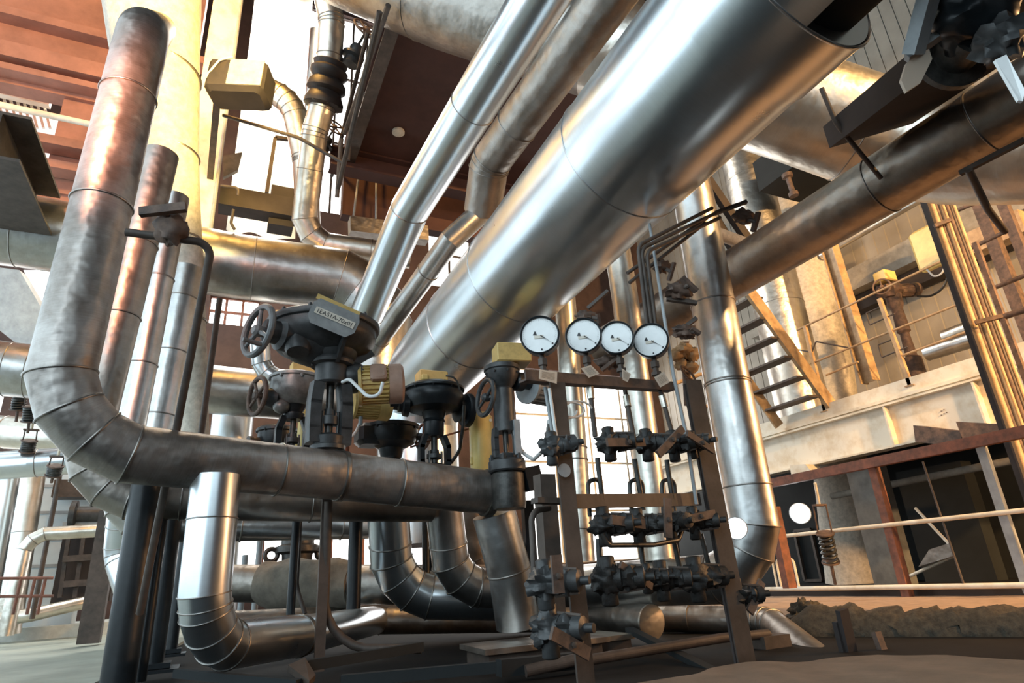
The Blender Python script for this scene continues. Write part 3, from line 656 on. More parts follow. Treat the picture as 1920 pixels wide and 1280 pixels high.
# ------------------------------------------------------------------ gauge frame, gauges, needle valves and their tubes
def yp(x): return 2.08 + (x - 1012) / 276 * .2
def G(x, y, o=0): return onY(x, y, yp(x) + o)
fr = thing('gauge_frame', 'rusty angle iron frame that carries the four white gauges and the needle valves', 'frame', G(1180, 1230))
def angle(mb, a, b, w, t, up): return mb.extr([(-w / 2, -w / 2), (w / 2, -w / 2), (w / 2, -w / 2 + t), (-w / 2 + t, -w / 2 + t), (-w / 2 + t, w / 2), (-w / 2, w / 2)], a, b, up)
angle(MB(), G(1092, 1290), G(1038, 720), .068, .012, (0, 1, 0)).build('post', M_STEEL, fr, 0)
angle(MB(), G(1388, 1250), G(1288, 716), .098, .014, (0, 1, 0)).build('post', M_STEEL, fr, 0)
MB().bar(G(1388, 1250, -.035), G(1289, 720, -.035), .012, .05, (1, 0, 0)).build('post_seam', M_DARK, fr, 0)
MB().bar(G(1040, 1170, .35), G(1020, 890, .35), .075, .07, (0, 1, 0)).build('post', M_STEEL, fr, 0)
tb = MB().extr([(-.04, -.022), (.006, -.022), (.006, .022), (-.002, .022), (-.002, -.014), (-.04, -.014)], G(984, 703), G(1262, 724)).build('crossbar', M_RUST, fr, 0)
MB().bar(G(1070, 940), G(1312, 936), .012, .055).build('crossbar', M_STEEL, fr, 0)
MB().bar(G(1002, 938, .05), G(1062, 940, .02), .05, .02).build('crossbar', M_STEEL, fr, 0)
gd = [(1012, 628, 36.5, 'leftmost of the four white pressure gauges, above a paper tag', 0), (1094, 629, 33.5, 'second pressure gauge from the left, overlapping the third', 1),
      (1156, 633, 31.5, 'third pressure gauge from the left, tucked behind the second', 2), (1220, 638, 32.5, 'rightmost of the four white pressure gauges, beside the grey tube', 3)]
gauges = []
for x, y, rp, lab, k in gd:
    off = (.0, .0, .07, .0)[k]
    c = G(x, y, off); s = depth(c) / F * rp
    t = thing('pressure_gauge', lab, 'gauge', c, 'gauges on the frame')
    fd = V((CAM.x - c.x, CAM.y - c.y, 0)).normalized(); fd = (fd + V((0, 0, -.06)) + V((-.12, 0, 0))).normalized()
    u = V((0, 0, 1)).cross(fd).normalized(); w = fd.cross(u).normalized()
    if u.dot(cx) < 0: u = -u
    case = MB().lathe(c, fd, [(s * .9, -s * .75), (s * .97, -s * .7), (s * .97, -s * .08)], 48).build('case', M_BLACK2, t)
    MB().lathe(c, fd, [(s * .97, -s * .1), (s * 1.03, -s * .1), (s * 1.03, s * .1), (s * .98, s * .13), (s * .93, s * .1), (s * .93, 0)], 48).build('bezel', M_BLACK, t)
    fc = MB().lathe(c, fd, [(s * .95, 0), (s * .5, .0002), (.0001, .0003)], 48).build('dial_face', M_WHITE, t, 0)
    Q = lambda a, b, o=.0015: c + u * (a * s) + w * (b * s) + fd * o
    tk = MB()
    for q in range(41):
        a = math.radians(225 - 270 * q / 40); l = .1 if q % 5 == 0 else .05; r0 = .86
        tk.bar(Q(math.cos(a) * (r0 - l), math.sin(a) * (r0 - l), .001), Q(math.cos(a) * r0, math.sin(a) * r0, .001), s * .012, .0006, fd)
    tk.build('scale_ticks', paint('faded_scale_ink', (.5, .5, .48), .6, .1, bump=0), fc, 0)
    MB().prism([Q(-.36, .03), Q(-.14, .0), Q(-.2, .2), Q(-.25, .22)], fd * .001).build('dial_mark', M_INK, fc, 0, label='black triangular mark on the dial')
    MB().bar(Q(-.3, -.1, .004), Q(.18, -.1, .004), s * .16, .001, fd).build('hub_plate', M_PAPER, t, 0)
    na = math.radians(-38); 
    MB().prism([Q(.02, -.06, .007), Q(.05, -.02, .007), Q(.05 + .68 * math.cos(na), -.06 + .68 * math.sin(na), .007)], fd * .0012).build('needle', M_INK, t, 0)
    for (a, b) in ((.62, -.52), (.05, -.78)): MB().lathe(Q(a, b, .001), fd, [(s * .05, 0), (s * .05, .0015)], 10).build('screw', M_INK, fc, 0)
    st = c - V((0, 0, s * 1.0)) - fd * s * .4
    MB().lathe(st, (0, 0, -1), [(s * .16, -s * .05), (s * .16, s * .25)], 14).lathe(st - V((0, 0, s * .2)), (0, 0, -1), [(s * .26, 0), (s * .26, s * .35), (s * .18, s * .4), (s * .18, s * .62), (s * .3, s * .64), (s * .3, s * .84), (s * .14, s * .86), (s * .14, s * 1.05)], 6).build('stem', M_STEEL, t)
    gauges.append((c, st, s))
# paper tags
def papertag(pts, label, o=-.07):
    pts3 = [G(x, y, o) for x, y in pts]; n = (pts3[1] - pts3[0]).cross(pts3[2] - pts3[0]).normalized()
    if n.y > 0: n = -n
    t = tag(MB().prism(pts3, n * -.001).build('paper_tag', M_PAPER, None, 0), label, 'tag', 'tags tied under the gauges')
    a, b, c, d = pts3; ln = MB()
    for k in range(6):
        f = .2 + .11 * k; ln.bar(a.lerp(d, f).lerp(b.lerp(c, f), .12) + n * .0008, a.lerp(d, f).lerp(b.lerp(c, f), .85) + n * .0008, .002, .0005, n)
    ln.build('printed_lines', paint('tag_ink', (.42, .37, .3), .7, .1, bump=0), t, 0)
papertag([(1012, 692), (1045, 697), (1044, 719), (1011, 710)], 'paper tag hanging in front of the crossbar under the leftmost gauge')
papertag([(1108, 684), (1124, 700), (1104, 708), (1089, 690)], 'paper tag tilted as a diamond under the second gauge', -.05)
papertag([(1166, 690), (1183, 701), (1177, 716), (1168, 712)], 'paper tag half hidden under the third gauge', -.05)
papertag([(1227, 707), (1245, 696), (1256, 716), (1238, 726)], 'paper tag tilted under the rightmost gauge')
# vertical tubes
def tubes(name, label, pts, r, mat=M_STEEL, rad=.05, cat='tube', group=None):
    path, _ = fillet(pts, rad, 6); return tag(MB().tube(path, r, 12).build(name, mat, None, 40), label, cat, group)
def stem_tube(i, x1, y1, label, mid):
    c, st, s = gauges[i]; a = st - V((0, 0, s * 1.2))
    o = tubes('impulse_tube', label, [a, P(x1, y1, depth(G(x1, y1)))], .011, M_STEEL)
    f = a.lerp(G(x1, y1), mid); MB().lathe(f, (G(x1, y1) - a), [(.014, -.03), (.016, -.028), (.016, .028), (.014, .03)], 10).build('coupling', M_WARM, o)
stem_tube(1, 1116, 818, 'impulse tube below the second gauge', .3); stem_tube(2, 1188, 818, 'impulse tube below the third gauge with a pale coupling', .45); stem_tube(3, 1262, 818, 'impulse tube below the rightmost gauge with a pale coupling', .4)
tubes('impulse_tube', 'pale tube left of the frame post below the leftmost gauge', [G(1022, 725, .02), G(1040, 835, .02)], .008, M_GREY)
tubes('impulse_tube', 'pale tube touching the frame post below the leftmost gauge', [G(1030, 728, -.03), G(1046, 840, -.03)], .007, M_CABLE)
tubes('conduit', 'long light grey tube running down past the rightmost gauge', [G(1218, 420, .2), G(1234, 520, .1), G(1262, 700, -.06), G(1287, 815, -.06), G(1306, 945, -.06)], .009, M_GREY, .3)
# needle valves
seed = [0]
M_CRUST = paint('crusted_black_iron', (.030, .028, .026), .5, .6, scale=30, bump=.5)
def needle_valve(x, y, label, lever=None, sz=1., o=-.02, ax=(.75, -.6, 0), mat=M_CRUST):
    c = G(x, y, o); k = .052 * sz; seed[0] += 1
    t = thing('needle_valve', label, 'valve', c, 'needle valves on the gauge frame')
    ax = V(ax).normalized()
    b = MB().ell(c, (k * 1.1, k * .9, k * .8), 20, 14, .5, seed[0])
    b.lathe(c, (0, 0, 1), [(k * .35, -k * 1.5), (k * .5, -k * 1.4), (k * .45, -k * .5), (k * .45, k * .5), (k * .5, k * 1.2), (k * .35, k * 1.3)], 12)
    b.build('valve_body', mat, t, 60)
    bn = MB().lathe(c, ax, [(k * .6, 0), (k * .72, k * .8), (k * .5, k * .9), (k * .5, k * 1.5), (k * .62, k * 1.55), (k * .62, k * 2.1), (k * .25, k * 2.2), (k * .25, k * 2.7)], 10)
    bn.ell(c + ax * k * 1.2, (k * .7, k * .65, k * .65), 14, 10, .6, seed[0] + 9); bn.build('bonnet', mat, t, 50)
    for sg in (-1, 1): MB().rod(c + ax * k * .6 + V((0, 0, sg * k * .75)), c + ax * k * 2.0 + V((0, 0, sg * k * .6)), k * .12, 6).build('clamp_bolt', M_STEEL, t)
    if lever:
        (xa, ya), (xb, yb) = lever; q = o - k * 2.6 * abs(ax.y) - .01
        a, bb = G(xa, ya, q), G(xb, yb, q)
        lv = MB().bar(a, bb, .012, .034 * sz, (0, 0, 1) if abs(xb - xa) > abs(yb - ya) * .6 else (1, 0, 0)).build('lever_handle', M_RUST, t, 0)
        MB().lathe(a.lerp(bb, .55) + V((0, -.006, 0)), (0, -1, 0), [(.011, 0), (.011, .01), (.006, .012)], 6).build('lever_nut', M_STEEL, lv)
    return t
needle_valve(1142, 830, 'needle valve at the upper left of the frame with a level bar handle', ((1138, 829), (1208, 829)))
needle_valve(1212, 832, 'needle valve in the middle of the upper row without a bar handle', None)
needle_valve(1262, 834, 'needle valve in the upper row whose bar handle points up to the right', ((1234, 852), (1280, 803)), ax=(.5, -.8, 0))
needle_valve(1296, 832, 'needle valve of the upper row on the right post, bar sloping down right', ((1288, 812), (1338, 845)), .9, -.06, (.4, -.9, 0))
needle_valve(1132, 984, 'needle valve at the left of the middle row, bar handle level', ((1146, 974), (1208, 983)), 1.05)
needle_valve(1196, 984, 'needle valve in the middle row behind the level bar handle', None)
needle_valve(1256, 980, 'needle valve in the middle row with an upright bar handle', ((1251, 934), (1253, 1008)), 1., ax=(.1, -1, 0))
needle_valve(1300, 978, 'needle valve at the right of the middle row, bar tilted up right', ((1278, 976), (1340, 962)), 1.)
needle_valve(1140, 1085, 'large needle valve at the left of the bottom row', None, 1.25)
needle_valve(1212, 1082, 'needle valve in the bottom row with a bar sloping down right', ((1163, 1058), (1222, 1100)), .8)
needle_valve(1240, 1085, 'needle valve in the bottom row right of the sloping bar', None, 1.1)
needle_valve(1304, 1082, 'clustered needle valve at the right of the bottom row', None, 1.3, ax=(.98, -.2, 0))
needle_valve(1382, 1116, 'needle valve on the right post with a bar hanging to the right', ((1428, 1090), (1406, 1148)), 1.1, ax=(.95, -.3, 0))
needle_valve(1034, 838, 'grey crusted valve on the left post below the pale tubes', None, .9, -.05, (.95, -.3, .15), M_BLACK2)
needle_valve(1022, 1092, 'crusted valve at the lower left of the frame with an upright bar', ((1042, 1040), (1048, 1112)), 1.15, -.05, (.6, -.7, 0), M_BLACK2)
needle_valve(1030, 1178, 'lowest crusted valve at the left post with a bar sloping down right', ((1034, 1186), (1104, 1226)), 1.2, -.05, (.5, -.8, 0), M_BLACK2)
b = MB().lathe(G(1057, 882, -.05), (0, -1, 0), [(.024, 0), (.026, .004), (.026, .008), (0, .009)], 20).build('round_tag', M_GREY, None); tag(b, 'small round metal tag hanging on the left post', 'tag')
# tubes between the rows
for (a, b_, lab) in (((1120, 858), (1132, 958), 'left'), ((1190, 860), (1206, 956), 'middle'), ((1250, 862), (1264, 958), 'right')):
    tubes('impulse_tube', lab + ' dark tube between the upper and middle row of needle valves', [G(*a), G(*b_)], .011, M_IRON)
for (a, b_, lab) in (((1122, 1010), (1124, 1062), 'left'), ((1200, 1008), (1206, 1060), 'middle'), ((1262, 1006), (1274, 1062), 'right'), ((1314, 1000), (1336, 1090), 'far right')):
    tubes('impulse_tube', lab + ' dark tube between the middle and bottom row of needle valves', [G(*a), G(*b_)], .011, M_IRON)
for xx, lab in ((1104, 'left'), (1182, 'middle'), (1242, 'right')):
    tubes('gooseneck_tube', lab + ' gooseneck tube bent over the lower crossbar of the frame', [G(xx + 2, 968, .03), G(xx - 2, 902, .03), G(xx + 22, 896, .03), G(xx + 24, 925, .03)], .009, M_IRON, .03)
tubes('gooseneck_tube', 'gooseneck tube left of the frame post', [G(1002, 1080, .1), G(996, 958, .1), G(1030, 952, .1)], .012, M_STEEL, .05)
tubes('bent_tube', 'dark U shaped tube under the middle row of needle valves', [G(1128, 1000, -.05), G(1140, 1022, -.06), G(1225, 1021, -.06), G(1272, 1012, -.05), G(1282, 985, -.04)], .010, M_IRON, .03)
tubes('impulse_tube', 'dark tube down the left post to the lowest crusted valve', [G(1012, 1105, .02), G(1020, 1165, .02)], .014, M_IRON)
cl = MB()
path = [G(1058 + 22 * t / 20 + 24 * math.cos(t * .5), 770 + 15 * math.sin(t * .5) - t * .15, -.02) for t in range(26)]
tag(cl.tube(path, .0045, 8).build('coiled_cable', M_CABLE, None, 60), 'pale cable coiled in two loops beside the left post', 'cable')
# bent bundle to the upper valves
for k, (x0, y0, xe, ye, xb, lab) in enumerate(((1196, 460, 1335, 390, 1213, 'uppermost'), (1202, 466, 1345, 398, 1221, 'second'), (1212, 472, 1350, 408, 1229, 'third'))):
    tubes('impulse_tube', lab + ' dark tube of the bundle bent over behind the rightmost gauge', [P(xb, 606, 3.2), P(x0, y0, 3.25), P(xe, ye, 3.7)], .011, M_STEEL, .07)
for (a, b_, lab) in (((1176, 512), (1326, 408), 'upper'), ((1180, 530), (1322, 418), 'lower')):
    tubes('impulse_tube', lab + ' dark tube slanting under the bent bundle', [P(*a, 3.5), P(*b_, 3.7)], .011, M_STEEL)
def lever_valve(x, y, d, label, ha, hb, sz=1., arm=None):
    c = P(x, y, d); k = .05 * sz; seed[0] += 1
    t = thing('lever_valve', label, 'valve', c)
    MB().ell(c, (k * 1.5, k, k * .8), 18, 12, .55, seed[0]).build('valve_body', M_RUST, t, 60)
    a, b_ = P(*ha, d - .05), P(*hb, d - .05)
    MB().bar(a, b_, .03 * sz, .02 * sz, (0, 0, 1) if abs(ha[0] - hb[0]) > abs(ha[1] - hb[1]) else (1, 0, 0)).build('lever_handle', M_RUST, t)
    MB().rod(c, a.lerp(b_, .5), k * .3, 10).build('spindle', M_STEEL, t)
    if arm: MB().bar(P(*arm[0], d), P(*arm[1], d), .025, .02).build('support_arm', M_STEEL, t)
lever_valve(1394, 406, 3.75, 'lever valve at the end of the bent tube bundle, top right', (1422, 398), (1412, 434), 1., ((1340, 400), (1400, 378)))
lever_valve(1240, 500, 3.6, 'lever valve below the bent tube bundle', (1264, 492), (1254, 526), .8)
lever_valve(1272, 546, 3.2, 'lever valve clamped beside the tall riser', (1278, 520), (1306, 546), 1., ((1250, 560), (1306, 568)))
lever_valve(1284, 622, 3.3, 'lever valve right of the rightmost gauge', (1296, 616), (1312, 626), .9, ((1286, 612), (1306, 596)))
lever_valve(1098, 594, 3.9, 'rusty lever valve peeping over the second gauge', (1120, 588), (1123, 606), .9, ((1102, 578), (1140, 545)))
lever_valve(1140, 680, 3.0, 'dark lever valve below the third gauge', (1128, 694), (1160, 670), .8)
# ------------------------------------------------------------------ raised platform on the right
def I(h, w, t=.02, tw=.014):
    return [(-w/2, -h/2), (w/2, -h/2), (w/2, -h/2+t), (tw/2, -h/2+t), (tw/2, h/2-t), (w/2, h/2-t), (w/2, h/2), (-w/2, h/2), (-w/2, h/2-t), (-tw/2, h/2-t), (-tw/2, -h/2+t), (-w/2, -h/2+t)]
def solid(mb, name, mat, label, cat, group=None, sharp=0, origin=None): return tag(mb.build(name, mat, None, sharp, origin=origin), label, cat, group)
bm = thing('platform_beam', 'deep cream steel beam under the platform edge on the right', 'beam', (9.62, 7.5, 2.06))
MB().box((9.62, 7.4, 2.4), (.02, 9.2, .66)).build('web', M_CREAM, bm, 0)
MB().box((9.62, 7.4, 2.73), (.26, 9.2, .03)).build('flange', M_CREAM, bm, 0)
MB().box((9.62, 7.4, 2.075), (.26, 9.2, .03)).build('flange', M_CREAM, bm, 0)
for (x, y) in ((1660, 765), (1832, 735), (1345, 880)):
    q = onX(x, y, 9.55); MB().box((9.555, q.y, 2.4), (.11, .03, .62)).build('stiffener', M_CREAM, bm, 0)
for k in range(5): MB().lathe(onX(1765 + (k % 3) * 5, 778 - k * 2.5, 9.605), (-1, 0, 0), [(.008, 0), (.008, .006)], 6).build('rivet', M_RUST, bm)
solid(MB().box((9.72, 7.4, 2.90), (.3, 9.2, .30)).box((9.60, 7.4, 2.80), (.16, 9.2, .05)), 'platform_kerb', M_CREAM, 'pale concrete edge kerb on top of the cream beam', 'kerb')
solid(MB().box((11.2, 7.4, 2.84), (2.8, 9.2, .2)), 'platform_deck', M_CONC, 'concrete platform deck behind the cream beam', 'platform')
solid(MB().prism([onX(*p, 9.3) for p in ((1712, 797), (1800, 808), (1806, 838), (1716, 828))], (.31, 0, 0)), 'bracket', M_RUST, 'left of two brown angled brackets under the cream beam', 'bracket')
solid(MB().prism([onX(*p, 9.1) for p in ((1792, 790), (1900, 796), (1900, 822), (1806, 826))], (.5, 0, 0)), 'bracket', M_RUST, 'right of two brown angled brackets under the cream beam', 'bracket')
solid(MB().prism([onX(*p, 9.3) for p in ((1480, 872), (1510, 870), (1528, 892), (1486, 902))], (.3, 0, 0)), 'bracket', M_CREAM, 'small ochre gusset under the cream beam by the tall riser', 'bracket')
# railing
rl = thing('platform_railing', 'yellowish pipe railing along the platform edge', 'railing', (9.6, 6, 2.95))
for (x, y0, x1, y1) in ((1509, 611, 1548, 771), (1649, 560, 1708, 723)):
    a, b = onX(x1, y1, 9.6), onX(x, y0, 9.6); MB().bar(b, a, .06, .06, (1, 0, 0)).build('post', M_OCHRE, rl, 0)
    MB().box(onX(x1, y1, 9.6), (.1, .14, .02)).build('foot_plate', M_OCHRE, rl, 0)
for a, b in (((1494, 619), (1770, 487)), ((1521, 681), (1800, 569)), ((1549, 703), (1609, 678)), ((1690, 667), (1817, 620))):
    MB().rod(onX(*a, 9.6), onX(*b, 9.6), .018, 10).build('rail', M_OCHRE, rl)
for (x, y) in ((1632, 595), (1655, 655)):
    q = onX(x, y, 9.6); MB().tube(fillet([q + V((0, -.2, .1)), q + V((0, .05, .1)), q + V((0, .05, -.12)), q + V((0, -.4, -.1))], .02, 3)[0], .012, 8).build('handle_loop', M_STEEL, rl)
MB().tube(fillet([onX(1494, 655, 9.6), onX(1522, 660, 9.6), onX(1530, 640, 9.6), onX(1592, 652, 9.6)], .03, 3)[0], .014, 8).build('chain_bar', M_STEEL, rl)
solid(MB().extr(I(.24, .2), onX(1632, 716, 9.95), onX(1548, 440, 9.95), (0, 1, 0)), 'steel_column', M_OCHRE, 'ochre lit steel column behind the platform railing', 'column')
# stairs
st = thing('steel_stairs', 'steep steel stairs with open brown treads rising from the platform behind the tall riser', 'stairs', (9.2, 7.2, 3))
Ys = 7.2
sb, stp = onY(1562, 762, Ys), onY(1408, 548, Ys)
MB().extr([(-.02, -.12), (.05, -.12), (.05, -.1), (0, -.1), (0, .1), (.05, .1), (.05, .12), (-.02, .12)], sb, stp, (0, 0, 1)).build('stringer', M_OCHRE, st, 0)
tr = [((1361, 581), (1418, 560)), ((1373, 629), (1430, 593)), ((1384, 664), (1452, 632)), ((1394, 702), (1477, 669)), ((1417, 735), (1500, 708)), ((1440, 768), (1523, 743))]
lefts = []
for a, b in tr:
    q = onY(*b, Ys); l = onX(*a, q.x); lefts.append(l)
    MB().box(((q + l) / 2) + V((.05, 0, 0)), (.26, abs(l.y - q.y), .035)).build('tread', M_STEEL, st, 0)
l0, l1 = lefts[-1], lefts[3] + (lefts[3] - lefts[5]) * 1.2
MB().bar(l0 - V((0, 0, .3)) + V((.2, 0, 0)), l1, .04, .2, (0, 0, 1)).build('stringer', M_OCHRE, st, 0)
# wall beam, fittings on the far right wall
solid(MB().box((12.6, 6.5, 6.25), (.6, 9, .5)), 'wall_beam', M_CONC, 'pale concrete beam along the corrugated wall', 'beam')
solid(MB().box((12.75, 6.5, 5.8), (.3, 9, .35)), 'wall_dark_strip', M_DARK, 'dark strip directly below the concrete wall beam', 'channel')  # dark box strip along the beam's underside
q = onX(1752, 460, 11.8); solid(MB().bbox(q, (.2, .75, .85), .06), 'wall_cabinet', M_YEL2, 'pale yellow rounded cabinet on the corrugated wall', 'cabinet')
M, p = frame_at(1716, 690, 10.6)
wv = thing('motor_valve', 'small rusty motor valve with a yellow box in front of the corrugated wall', 'valve', p)
MB(M).lathe((0, 0, -20), Z3, [(16, 0), (16, 40), (10, 44), (8, 90), (12, 94), (10, 140), (14, 150), (14, 170), (8, 174)], 16).build('valve_column', M_RUST, wv)
MB(M).ell((-2, 0, 160), (26, 22, 16), 14, 10, .4, 3).build('gear_head', M_RUST, wv)
MB(M).bbox((-14, -4, 186), (34, 26, 22), 2).build('switch_box', M_YEL2, wv)
motor(M, wv, (16, 0, 162), (1, -.3, .1), 14, 50, M_RUST, M_RUST, ribs=10, tbox=False)
handwheel(M, wv, (-40, -8, 160), (-1, -.4, 0), 15, M_RUST, False, 3, .12)
cable([onX(1720, 555, 11), onX(1745, 556, 11), onX(1770, 540, 11), onX(1778, 515, 11)], .02, M_IRON, 'dark cable looping right of the small rusty valve', rad=.3)
cable([onX(1738, 505, 11), onX(1752, 520, 11), onX(1768, 512, 11), onX(1772, 490, 11)], .016, M_CABLE, 'pale cable looping above the small rusty valve', rad=.3)
pipe('platform_pipe', 'short shiny pipe standing out behind the railing at far right', [onX(1738, 662, 10.4), onX(1828, 634, 10.4)], .26, M_ALU2)
pipe('platform_pipe', 'dusty pipe lump above the short shiny pipe at far right', [onX(1772, 632, 10.8), onX(1830, 610, 10.8)], .24, M_WARM)
pipe('wall_pipe', 'pale pipe running along the corrugated wall under the dusty overhead pipe', [onX(1540, 480, 12), onX(1735, 368, 12)], .16, M_WARM)
# pipe rack
X0 = 8.3
for k in range(9):
    f = k / 8; xt = 1726 + 52 * f; xb = 1862 + 66 * f; r = (.03, .022, .034, .022, .03, .02, .026, .018, .024)[k]
    names = ('leftmost dark', 'second', 'third', 'fourth', 'fifth', 'sixth', 'seventh', 'eighth', 'rightmost')
    a = onX(xt, 362 - 4 * f, X0 + .3 * f); b = V((a.x, a.y, .0))
    if k == 0: o = MB().extr([(-.03, -.05), (.03, -.05), (.03, -.03), (-.01, -.03), (-.01, .05), (-.03, .05)], b, a, (0, 1, 0)).build('rack_tube', M_DARK, None, 0)
    else: o = MB().rod(b, a, r, 12).build('rack_tube', (M_RUST, M_STEEL, M_OCHRE)[k % 3], None, 40)
    tag(o, names[k] + ' tube of the vertical tube bundle at the far right', 'tube', 'vertical tube bundle')
for (x0, y0, x1, y1, lab) in ((1752, 424, 1782, 412, 'upper'), (1828, 605, 1880, 592, 'lower')):
    solid(MB().bar(onX(x0, y0, X0 - .05), onX(x1, y1, X0 + .1), .05, .05), 'rack_clamp', M_RUST, lab + ' clamp bar across the vertical tube bundle', 'clamp')
for k, (x0, y0, x1, y1, X, r, lab) in enumerate(((1786, 398, 1880, 360, 10, .03, 'rusty rail right of the tube bundle, upper'), (1810, 470, 1890, 432, 10, .03, 'rusty rail right of the tube bundle, second'), (1850, 545, 1925, 515, 9.2, .03, 'rail right of the tube bundle, middle'),
        (1868, 598, 1925, 580, 9, .04, 'thick rail right of the tube bundle, low'))):
    solid(MB().rod(onX(x0, y0, X), onX(x1, y1, X), r, 10), 'cross_rail', M_RUST, lab, 'rail', None, 40)
for k, (xt, yt, xb, yb, X, w, lab) in enumerate(((1836, 380, 1918, 560, 10.5, .16, 'brown post far right behind the tube bundle'), (1868, 350, 1925, 440, 10, .12, 'brown post in the upper right corner of the tube racks'), (1828, 455, 1905, 650, 9, .06, 'yellow lit thin post right of the tube bundle'))):
    a = onX(xt, yt, X); b = V((a.x, a.y, 2.94 if X > 9.8 else 0)); solid(MB().bar(b, a, w, w, (0, 1, 0)), 'rack_post', M_RUST, lab, 'post')
solid(MB().bar(onX(1790, 475, 11.5), onX(1925, 415, 11.5), .3, .4), 'wall_ledge', M_OCHRE, 'pale ledge beam right of the tube bundle', 'beam')
# ------------------------------------------------------------------ under the platform
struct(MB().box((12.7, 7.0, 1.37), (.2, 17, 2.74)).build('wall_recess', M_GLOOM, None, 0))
wl = wn[0] + 1
h = onX(1490, 995, 12.55); h2 = onX(1548, 1116, 12.55)
window('X', 12.55, (min(h.y, h2.y), max(h.y, h2.y), .05, h.z), 1, 1, M_STEEL, M_PANE)
lr = thing('floor_railing', 'brown railing with a heavy top beam in front of the dark recess at right', 'railing', (7.5, 5, .02))
MB().extr([(-.05, -.06), (.05, -.06), (.05, .06), (.03, .06), (.03, -.04), (-.05, -.04)], (7.5, 7.6, 1.6), (7.5, 2.6, 1.6)).build('top_beam', M_RED, lr, 0)
for z, r in ((.84, .026), (.13, .03)): MB().rod((7.5, 7.4, z), (7.5, 2.6, z), r, 12).build('rail', M_CREAM, lr)
for y, m in ((5.26, M_RED), (8.3, M_RED)): MB().box((7.55, y, .8), (.1, .1, 1.6)).build('post', m, lr, 0)
MB().box((7.55, 3.96, .8), (.06, .09, 1.5)).build('post', M_GREY, lr, 0, label='grey flat post')
MB().rod((7.5, 4.6, 1.5), (7.5, 4.55, .13), .012, 8).build('tie_rod', M_STEEL, lr)
solid(MB().box((7.8, 5.3, .07), (.25, 7.5, .14)), 'floor_kerb', M_DARK, 'low dark kerb under the brown railing', 'kerb')
q = onX(1632, 1000, 9.6); solid(MB().box((9.9, q.y, .95), (.35, .5, 2.1)), 'concrete_column', M_CONCD, 'grey concrete column right of the dirty insulated pipe, under the platform', 'column')
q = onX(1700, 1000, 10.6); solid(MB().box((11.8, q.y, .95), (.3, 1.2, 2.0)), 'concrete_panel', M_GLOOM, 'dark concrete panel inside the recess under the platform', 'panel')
ts = MB(); a, b, c, d = onX(1722, 1062, 8.6), onX(1788, 1042, 8.6), onX(1780, 1018, 8.6), onX(1742, 1030, 8.6)
solid(ts.prism([a, b, c, d], (.12, .05, 0)), 'torn_cladding', M_DULL, 'torn curled cladding sheet in the dark recess at right', 'sheet')
for (xa, ya, xb, yb, r, lab) in ((1716, 952, 1780, 1020, .02, 'upper'), (1700, 1082, 1788, 1042, .02, 'lower')):
    solid(MB().rod(onX(xa, ya, 8.7), onX(xb, yb, 8.7), r, 8), 'loose_rod', M_CREAM, lab + ' loose rod beside the torn cladding in the dark recess', 'rod', None, 40)
pipe('recess_pipe', 'dark pipe under the platform ceiling in the recess', [onX(1560, 930, 10.8), onX(1925, 858, 10.8)], .12, M_CONC)
def spring_hanger(x0, y0, x1, y1, d, r, label, turns=6):
    a, b = P(x0, y0, d), P(x1, y1, d); t = thing('spring_hanger', label, 'hanger', b)
    ax = (a - b).normalized(); L = (a - b).length; u, w = perp(ax); s0, s1 = .22 * L, .5 * L
    MB().tube([b + ax * (s0 + (s1 - s0) * k / (turns * 12)) + (u * math.cos(k * PI / 6) + w * math.sin(k * PI / 6)) * r for k in range(turns * 12 + 1)], r * .22, 6).build('spring', M_IRON, t, 60)
    for s in (s0, s1): MB().lathe(b + ax * s, ax, [(r * 1.35, -r * .1), (r * 1.35, r * .12)], 16).build('spring_plate', M_RUST, t)
    MB().rod(b, b + ax * s0, r * .25, 8).build('rod', M_RUST, t)
    for q in (-1, 1): MB().rod(b + ax * s1 + u * r * q, b + ax * L * .78 + u * r * q * .9, r * .12, 6).build('yoke_rod', M_RUST, t)
    MB().rod(b + ax * L * .78, a, r * .22, 8).build('rod', M_CREAM, t)
    MB().box(b + ax * L * .78, (r * 2.4, r * .8, r * .3)).build('yoke_bar', M_RUST, t, 0)
    return t
spring_hanger(1528, 905, 1566, 1095, 8.2, .085, 'spring hanger with a coil in front of the dirty insulated pipe')
spring_hanger(46, 690, 30, 790, 8.2, .07, 'coil spring hanger at the left edge beside the teal pipe')
spring_hanger(64, 712, 52, 812, 8.0, .07, 'second coil spring hanger near the left edge, slightly right of the first')
spring_hanger(62, 790, 48, 862, 8.2, .07, 'rusty spring hanger on the upper pale pipe at left')
spring_hanger(112, 842, 96, 905, 7.8, .07, 'rusty spring hanger below the lower white pipe at left')
def glow_lamp(x, y, d, r, label, s=14):
    c = P(x, y, d); fd = (CAM - c).normalized(); t = thing('glow_lamp', label, 'lamp', c)
    MB().lathe(c, fd, [(r * .3, -r * 1.2), (r * .6, -r * .9), (r, -r * .1), (r * 1.06, 0), (r * 1.0, .01)], 24).build('reflector', M_GREY, t)
    MB().ell(c + fd * .005, (r * .95, r * .95, r * .95), 20, 12).build('bulb', glow('lamp_glow_%d' % x, (.95, 1, 1), s), t)
glow_lamp(1380, 990, 3.25, .055, 'made-up lamp for a flare glow behind the right post of the gauge frame')  # invented lamp standing in for a white flare glow
glow_lamp(1500, 962, 9.5, .15, 'bright work lamp under the platform left of the spring hanger')
